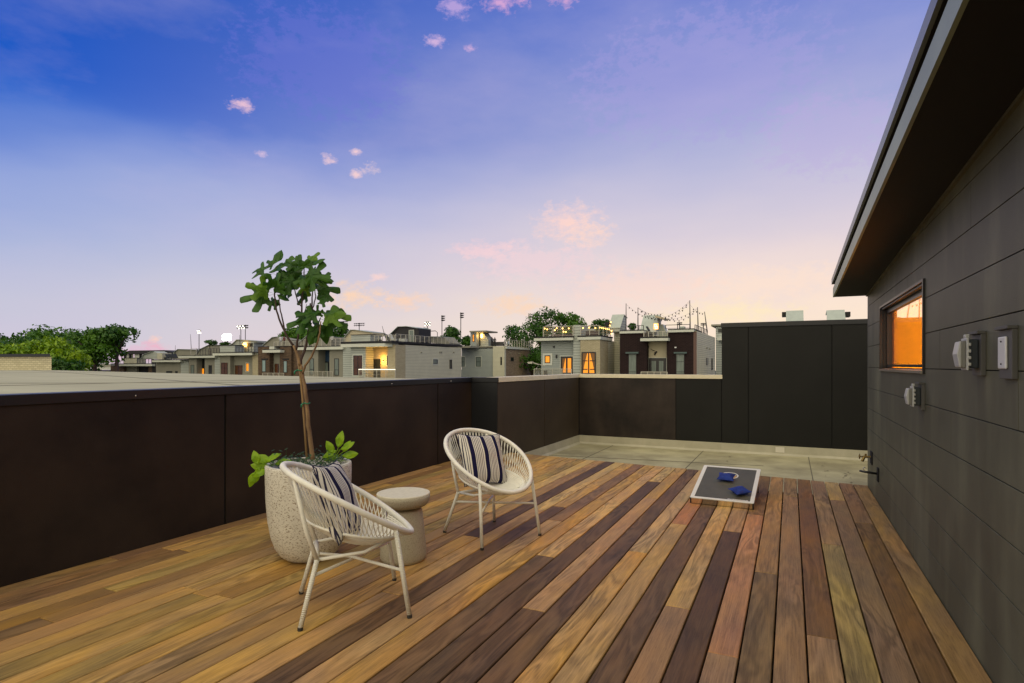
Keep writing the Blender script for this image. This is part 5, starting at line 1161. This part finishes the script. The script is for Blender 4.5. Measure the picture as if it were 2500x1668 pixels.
# ---- people on the roofs
def person(px, pyf, Y, hgt, label, shirt, legs, pose=0):
    b = QY(px, pyf, Y); s = hgt/1.75
    m = bpy.data.materials.new('clothed_figure'); m.use_nodes = True; n, l, p = nodes(m)
    t = n.new('ShaderNodeTexCoord'); sx = n.new('ShaderNodeSeparateXYZ'); l.new(t.outputs['Object'], sx.inputs[0]); r = n.new('ShaderNodeValToRGB'); r.color_ramp.interpolation = 'CONSTANT'
    e = r.color_ramp.elements; e.new(.5); e.new(.8)
    for el, (po, c) in zip(e, ((0, legs), (.92/2, shirt), (1.47/2, (.16, .09, .06)), (1.66/2, (.02, .012, .01)))): el.position = po; el.color = tuple(c)+(1,)
    d = n.new('ShaderNodeMath'); d.operation = 'DIVIDE'; l.new(sx.outputs[2], d.inputs[0]); d.inputs[1].default_value = 2*s; l.new(d.outputs[0], r.inputs[0]); l.new(r.outputs[0], p.inputs['Base Color']); p.inputs['Roughness'].default_value = .85
    ar = .12 if pose else 0
    V = [(0, 0, .95, .13), (0, 0, 1.2, .14), (0, 0, 1.42, .12), (0, 0, 1.52, .055), (0, 0, 1.60, .095), (0, -.01, 1.70, .09), (-.10, 0, .85, .09), (-.12, -.01, .48, .06), (-.13, 0, .06, .045), (-.13, -.14, .03, .035), (.10, 0, .85, .09), (.12, -.02, .48, .06), (.14, .03, .06, .045), (.14, -.12, .03, .035),
         (-.19, 0, 1.40, .05), (-.25, 0, 1.14, .042), (-.24+ar, -.12-ar, .95+ar*2, .035), (-.23+ar, -.18-ar, .90+ar*2.5, .03), (.19, 0, 1.40, .05), (.26, 0, 1.14, .042), (.25, -.14, 1.0+ar, .035), (.24, -.2, .97+ar, .03)]
    E = [(0, 1), (1, 2), (2, 3), (3, 4), (4, 5), (0, 6), (6, 7), (7, 8), (8, 9), (0, 10), (10, 11), (11, 12), (12, 13), (2, 14), (14, 15), (15, 16), (16, 17), (2, 18), (18, 19), (19, 20), (20, 21)]
    me = bpy.data.meshes.new('person'); me.from_pydata([(a*s, c*s, d_*s) for a, c, d_, _ in V], E, []); me.materials.append(m)
    o = bpy.data.objects.new('person', me); col.objects.link(o); o.location = b
    k = o.modifiers.new('skin', 'SKIN'); k.use_smooth_shade = True
    for i, sv in enumerate(me.skin_vertices[0].data): sv.radius = (V[i][3]*s, V[i][3]*s*.85); sv.use_root = (i == 0)
    o.modifiers.new('sub', 'SUBSURF').levels = 1; o.rotation_euler[2] = pose*.9
    return tag(o, label, 'person', 'people out on the roof terraces')
person(1201, 848, 85, 1.78, 'person in dark clothes standing left of a pair beside the lit stair tower', (.02, .02, .025), (.02, .02, .025), 1)
person(1208, 848.5, 85.3, 1.75, 'person in dark top standing right of a pair beside the lit stair tower', (.03, .025, .025), (.015, .015, .02))
person(1232, 851, 86, 1.4, 'person in black seen head and shoulders over the brick end railing', (.015, .015, .015), (.02, .02, .02))
person(1242, 852, 86, 1.5, 'person in pale blue shirt behind the brick end railing', (.3, .36, .45), (.03, .03, .04))
person(685, 846, 67, 1.75, 'person in white shirt on the brown brick house roof', (.6, .62, .64), (.08, .1, .14), 1)
person(694, 846, 67.3, 1.7, 'person in dark red top beside the one in white on the brown brick roof', (.12, .03, .03), (.02, .02, .02))
person(757, 846, 64, 1.7, 'person in pink shirt behind the grey house roof railing', (.5, .16, .16), (.10, .08, .08))
person(787, 846, 64, 1.65, 'person in black at the middle of the grey house roof railing', (.02, .02, .02), (.25, .24, .22))
person(811, 846, 64, 1.72, 'person in pale jacket at the right of the grey house roof railing', (.5, .5, .46), (.03, .03, .03), 1)

# ---- floodlight masts and antennas
def flood(px, pyt, pyb, Y, label, kind, lit=True, w_=20):
    a, b = QY(px, pyt, Y), QY(px, pyb, Y); r = thing('floodlight_mast', b, label, 'floodlight mast', 'sports floodlights beyond the houses')
    MB().tube([b-Vector((0, 0, 6)), a], .16, 6).build('pole', M['blackmetal'], r); s = (QY(px+1, pyt, Y)-a).length
    u = (QY(px+1, pyt, Y)-a).normalized(); u.z = 0
    if kind == 'E':
        for k in range(3):
            z = Vector((0, 0, -s*(2+k*4.2))); MB().prism([((a+u*s*.2).x, (a+z).z+s*1.3), ((a+u*s*6.5).x, (a+z).z+s*.9), ((a+u*s*5).x, (a+z).z-s*.6), ((a+u*s*.2).x, (a+z).z-s*1.6)], 'y', Y-.6, Y+.6).build('lamp_bank', M['blackmetal'], r)
    else:
        rows, n = (2, 6) if kind == 'row' else (3, 5)
        for q in range(rows):
            z = -s*(1+q*(3.6 if kind == 'row' else 3)); c = a+Vector((0, 0, z))
            arm = MB().tube([c-u*s*w_/2, c+u*s*w_/2], .12, 5).build('lamp_bank', M['blackmetal'], r)
            for i in range(n):
                p = c+u*s*w_*((i+.5)/n-.5)+Vector((0, 0, -s*.9)); MB().ball(p, s*.95, 6).build('lamp', M['lampcool'] if lit and (i+q) % 2 == 0 else M['blackmetal'], arm)
flood(486, 805, 852, 190, 'single short lit floodlight mast above the pale house left of centre', 'row', True, 8)
flood(588, 794, 835, 190, 'left mast of the two close floodlight masts over the lantern canopy', 'row', True, 20); flood(599, 793, 835, 195, 'right mast of the two close floodlight masts over the lantern canopy', 'row', False, 14)
flood(838, 784, 850, 190, 'dark floodlight mast partly behind the right fig leaves', 'row', False, 22); flood(877, 788.5, 812, 190, 'thin dark floodlight mast with wide sparse rows left of the cream house', 'row', False, 26)
flood(1043.5, 785, 830, 190, 'yellow lit floodlight mast behind the cream house roof', 'bank', True, 14)
flood(1079, 770, 850, 190, 'shorter of two black side on floodlight masts above the grey house', 'E', False); flood(1125, 763, 852, 190, 'taller of two black side on floodlight masts above the grey house', 'E', False)
for px, py, lb in ((1659, 787, 'left'), (1717, 789, 'right')):
    flood(px, py, 812, 190, 'low black floodlight bank %s of the tallest roof mast' % lb, 'row', False, 13)
a = QY(553.5, 824, 180); r = thing('floodlight_mast', QY(553.5, 850, 180), 'dazzling white floodlight bank low over the pale roofs', 'floodlight mast', 'sports floodlights beyond the houses')
MB().tube([QY(556, 860, 180), QY(556, 826, 180)], .15, 6).build('pole', M['blackmetal'], r); mb = MB(); sp_ = (QY(554.5, 824, 180)-a).length
for i in range(4):
    for k in range(2): mb.ball(a+Vector(((i-1.5)*sp_*4.4, 0, (k-.5)*sp_*5)), sp_*3.1, 8)
mb.build('lamp_bank', mat('dazzling_white', (1, 1, 1), .5, emit=(1, .97, .9), estr=14), r)
def antenna(px, py0, py1, Y, label, lean=0): return mast(px, py0, py1, Y, label, lean, .04)
antenna(467, 816, 852, 75, 'thin leaning mast above the pale house recess', -2); antenna(428, 843, 877, 77, 'thin whip mast over the recliners'); antenna(940, 796, 822, 64, 'thin slanted whip above the cream house roof chairs', -7); antenna(586, 818, 842, 75, 'thin whip in front of the twin floodlights', -1)
sl2 = thing('street_lamp', QY(1302, 890, 57), 'grey cobra head street lamp arm left of the orange lit duplex', 'street lamp')
MB().tube([QY(1330, 893, 57.5), QY(1312, 889.5, 57), QY(1299, 885, 57)], .05, 6).build('arm', M['rail'], sl2)
MB().prism([(QY(1302, 883, 57).x, QY(1302, 883, 57).z), (QY(1289, 884, 57).x, QY(1289, 884, 57).z), (QY(1291, 888, 57).x, QY(1291, 888, 57).z), (QY(1300, 888.5, 57).x, QY(1300, 888.5, 57).z)], 'y', 56.8, 57.1).build('lamp_head', M['rail'], sl2)
umb = thing('cantilever_lamp', QY(1060, 835, 72), 'dark curved arm lamp standing on the cream house roof', 'lamp')
MB().tube([QY(1067, 838, 72), QY(1068, 812, 72), QY(1063, 808, 72), QY(1048, 809, 72)], .05, 6).build('arm', M['blackmetal'], umb)

# ---- trees
def tree_far(px, w_, pyt, pyb, Y, label, kind=0, seed=0, dens=1.0, leaf=None, gaps=.0):
    rnd = random.Random(seed); c = QY(px, (pyt+pyb)/2, Y); s = (QY(px+1, pyt, Y)-QY(px, pyt, Y)).length
    zt_, zb2 = QY(px, pyt, Y).z, QY(px, pyb, Y).z; rx = w_/2*s*.92; rz_ = (zt_-zb2)/2; cz_ = (zt_+zb2)/2
    r = thing('tree', (c.x, Y, ZB), label, 'tree', 'trees beyond the houses')
    lobes = []
    for i in range(13):
        a = rnd.uniform(0, 6.28); q = rnd.random()**.5*.75; e_ = rnd.uniform(-.6, .95)
        k = math.sqrt(max(.05, 1-e_*e_)); lobes.append(Vector((c.x+rx*q*k*math.cos(a), Y+rx*.8*q*k*math.sin(a), cz_+rz_*e_*.72)))
    tr = MB(); base = Vector((c.x, Y, ZB)); fork = Vector((c.x+rnd.uniform(-.5, .5), Y, max(ZB+1, cz_-rz_*.75)))
    tr.tube([base, fork], [rx*.09, rx*.06], 7)
    for lb_ in lobes[:9]: tr.tube([fork, fork.lerp(lb_, .5)+Vector((0, 0, .3)), lb_], [rx*.05, rx*.03, rx*.012], 5)
    tr.build('trunk', M['bark_dk'], r, True)
    cr = MB(); ls = leaf or max(.16, s*2.6); lr = (rx*rz_)**.5*.47
    n = int(2600*dens)
    for k in range(n):
        lb_ = lobes[k % 13]; v = Vector((rnd.gauss(0, 1), rnd.gauss(0, 1), rnd.gauss(0, 1))).normalized()
        if v.z < -.2 and rnd.random() < .5: v.z = -v.z
        rad = lr*rnd.uniform(.62, 1.06)*(1+.22*math.sin(5*v.x+k % 13)*math.cos(4*v.z+2*v.y)); p = lb_+Vector((v.x*rad, v.y*rad, v.z*rad*.85))
        if gaps and math.sin(p.x*2.1+seed)*math.sin(p.z*2.7+1.3*seed)*math.cos(p.y*1.1) > 1-gaps: continue
        t = Vector((rnd.gauss(0, 1), rnd.gauss(0, 1), rnd.gauss(0, .7))).normalized(); u = (v+t*.9).normalized(); a1 = u.orthogonal().normalized(); a2 = u.cross(a1); q = ls*rnd.uniform(.6, 1.5)
        ang = rnd.random()*3; b1 = a1*math.cos(ang)+a2*math.sin(ang); b2 = u.cross(b1)
        cr.add([p-b1*q, p-b2*q*.5, p+b1*q, p+b2*q*.5], [(0, 1, 2, 3)])
    cr.build('crown', M[('tree_d', 'tree_y', 'tree_m')[kind]], r)
M['tree_d'] = leaf_mat('dark_tree_foliage', (.070, .18, .012), (.018, .065, .005), .3); M['tree_y'] = leaf_mat('bright_tree_foliage', (.32, .46, .008), (.09, .21, .005), .3); M['tree_m'] = leaf_mat('mid_tree_foliage', (.11, .25, .010), (.032, .10, .006), .3)
for n_ in ('tree_d', 'tree_y', 'tree_m'):
    for q in nodes(M[n_])[0]:
        if q.type == 'TEX_NOISE': q.inputs['Scale'].default_value = .8
tree_far(10, 130, 826, 915, 62, 'dark tree crown at the very left edge above the brick penthouse', 0, 1, 1.2)
tree_far(80, 160, 817, 930, 64, 'wide dark tree behind the bright green one at the left', 0, 2, 1.3)
tree_far(125, 150, 808, 925, 66, 'round topped dark tree rising centre of the left clump', 2, 3, 1.3)
tree_far(180, 110, 822, 930, 62, 'dark tree filling the dip between two crowns at the left', 0, 4, 1.2)
tree_far(228, 96, 806, 900, 58, 'rounded tree with a lighter right flank behind the row end', 2, 5, 1.5, gaps=.3)
tree_far(285, 80, 798, 868, 60, 'dark open branched tree standing furthest right of the left clump', 0, 6, .9, gaps=.35)
tree_far(22, 70, 848, 905, 45, 'yellow green tree just over the penthouse coping', 1, 7, 1.0)
tree_far(120, 130, 835, 915, 48, 'bright yellow green tree right beside the brick penthouse', 1, 8, 1.5)
tree_far(150, 100, 880, 930, 42, 'low dark bush mass at the foot of the left trees', 0, 9, 1.0)
tree_far(725, 90, 802, 862, 95, 'round green tree behind the fig branches', 2, 10, 1.0)
tree_far(822, 62, 797, 842, 95, 'thin dark tree right of the lower fig leaves', 0, 11, .4, gaps=.4)
tree_far(1032, 26, 800, 830, 100, 'small tree tuft beside the lit floodlight', 0, 12, .3)
tree_far(1100, 54, 799, 856, 105, 'bushy dark tree between the two black floodlight masts', 0, 13, .8, gaps=.3)
tree_far(1139, 26, 820, 850, 100, 'small round tree left of the stair tower', 0, 14, .5)
tree_far(1250, 60, 795, 850, 98, 'sparse tree left of the big oak', 0, 15, .3, gaps=.4)
tree_far(1268, 80, 804, 905, 96, 'lower dark tree behind the brick end wall', 0, 19, .9, gaps=.3)
tree_far(1325, 120, 752, 860, 92, 'big oak with open crown behind the duplex', 0, 16, 1.5, gaps=.35)
tree_far(1385, 100, 768, 840, 94, 'right half of the oak mass over the fairy lit roof', 2, 17, 1.2, gaps=.25)
tree_far(1305, 90, 850, 925, 90, 'dark tree mass in the gap left of the duplex', 0, 20, 1.0)
tree_far(1470, 72, 780, 830, 85, 'low round tree between the duplex and its stair hood', 0, 18, .8)
tree_far(1543, 24, 790, 810, 80, 'tiny tree tuft between the first two roof masts', 0, 21, .25)
tree_far(515, 26, 831, 845, 76, 'small roof shrub on the pale house stair head', 0, 22, .25, .14)
tree_far(550, 26, 836, 846, 74, 'small roof shrub under the dazzling floodlight', 0, 23, .25, .14)
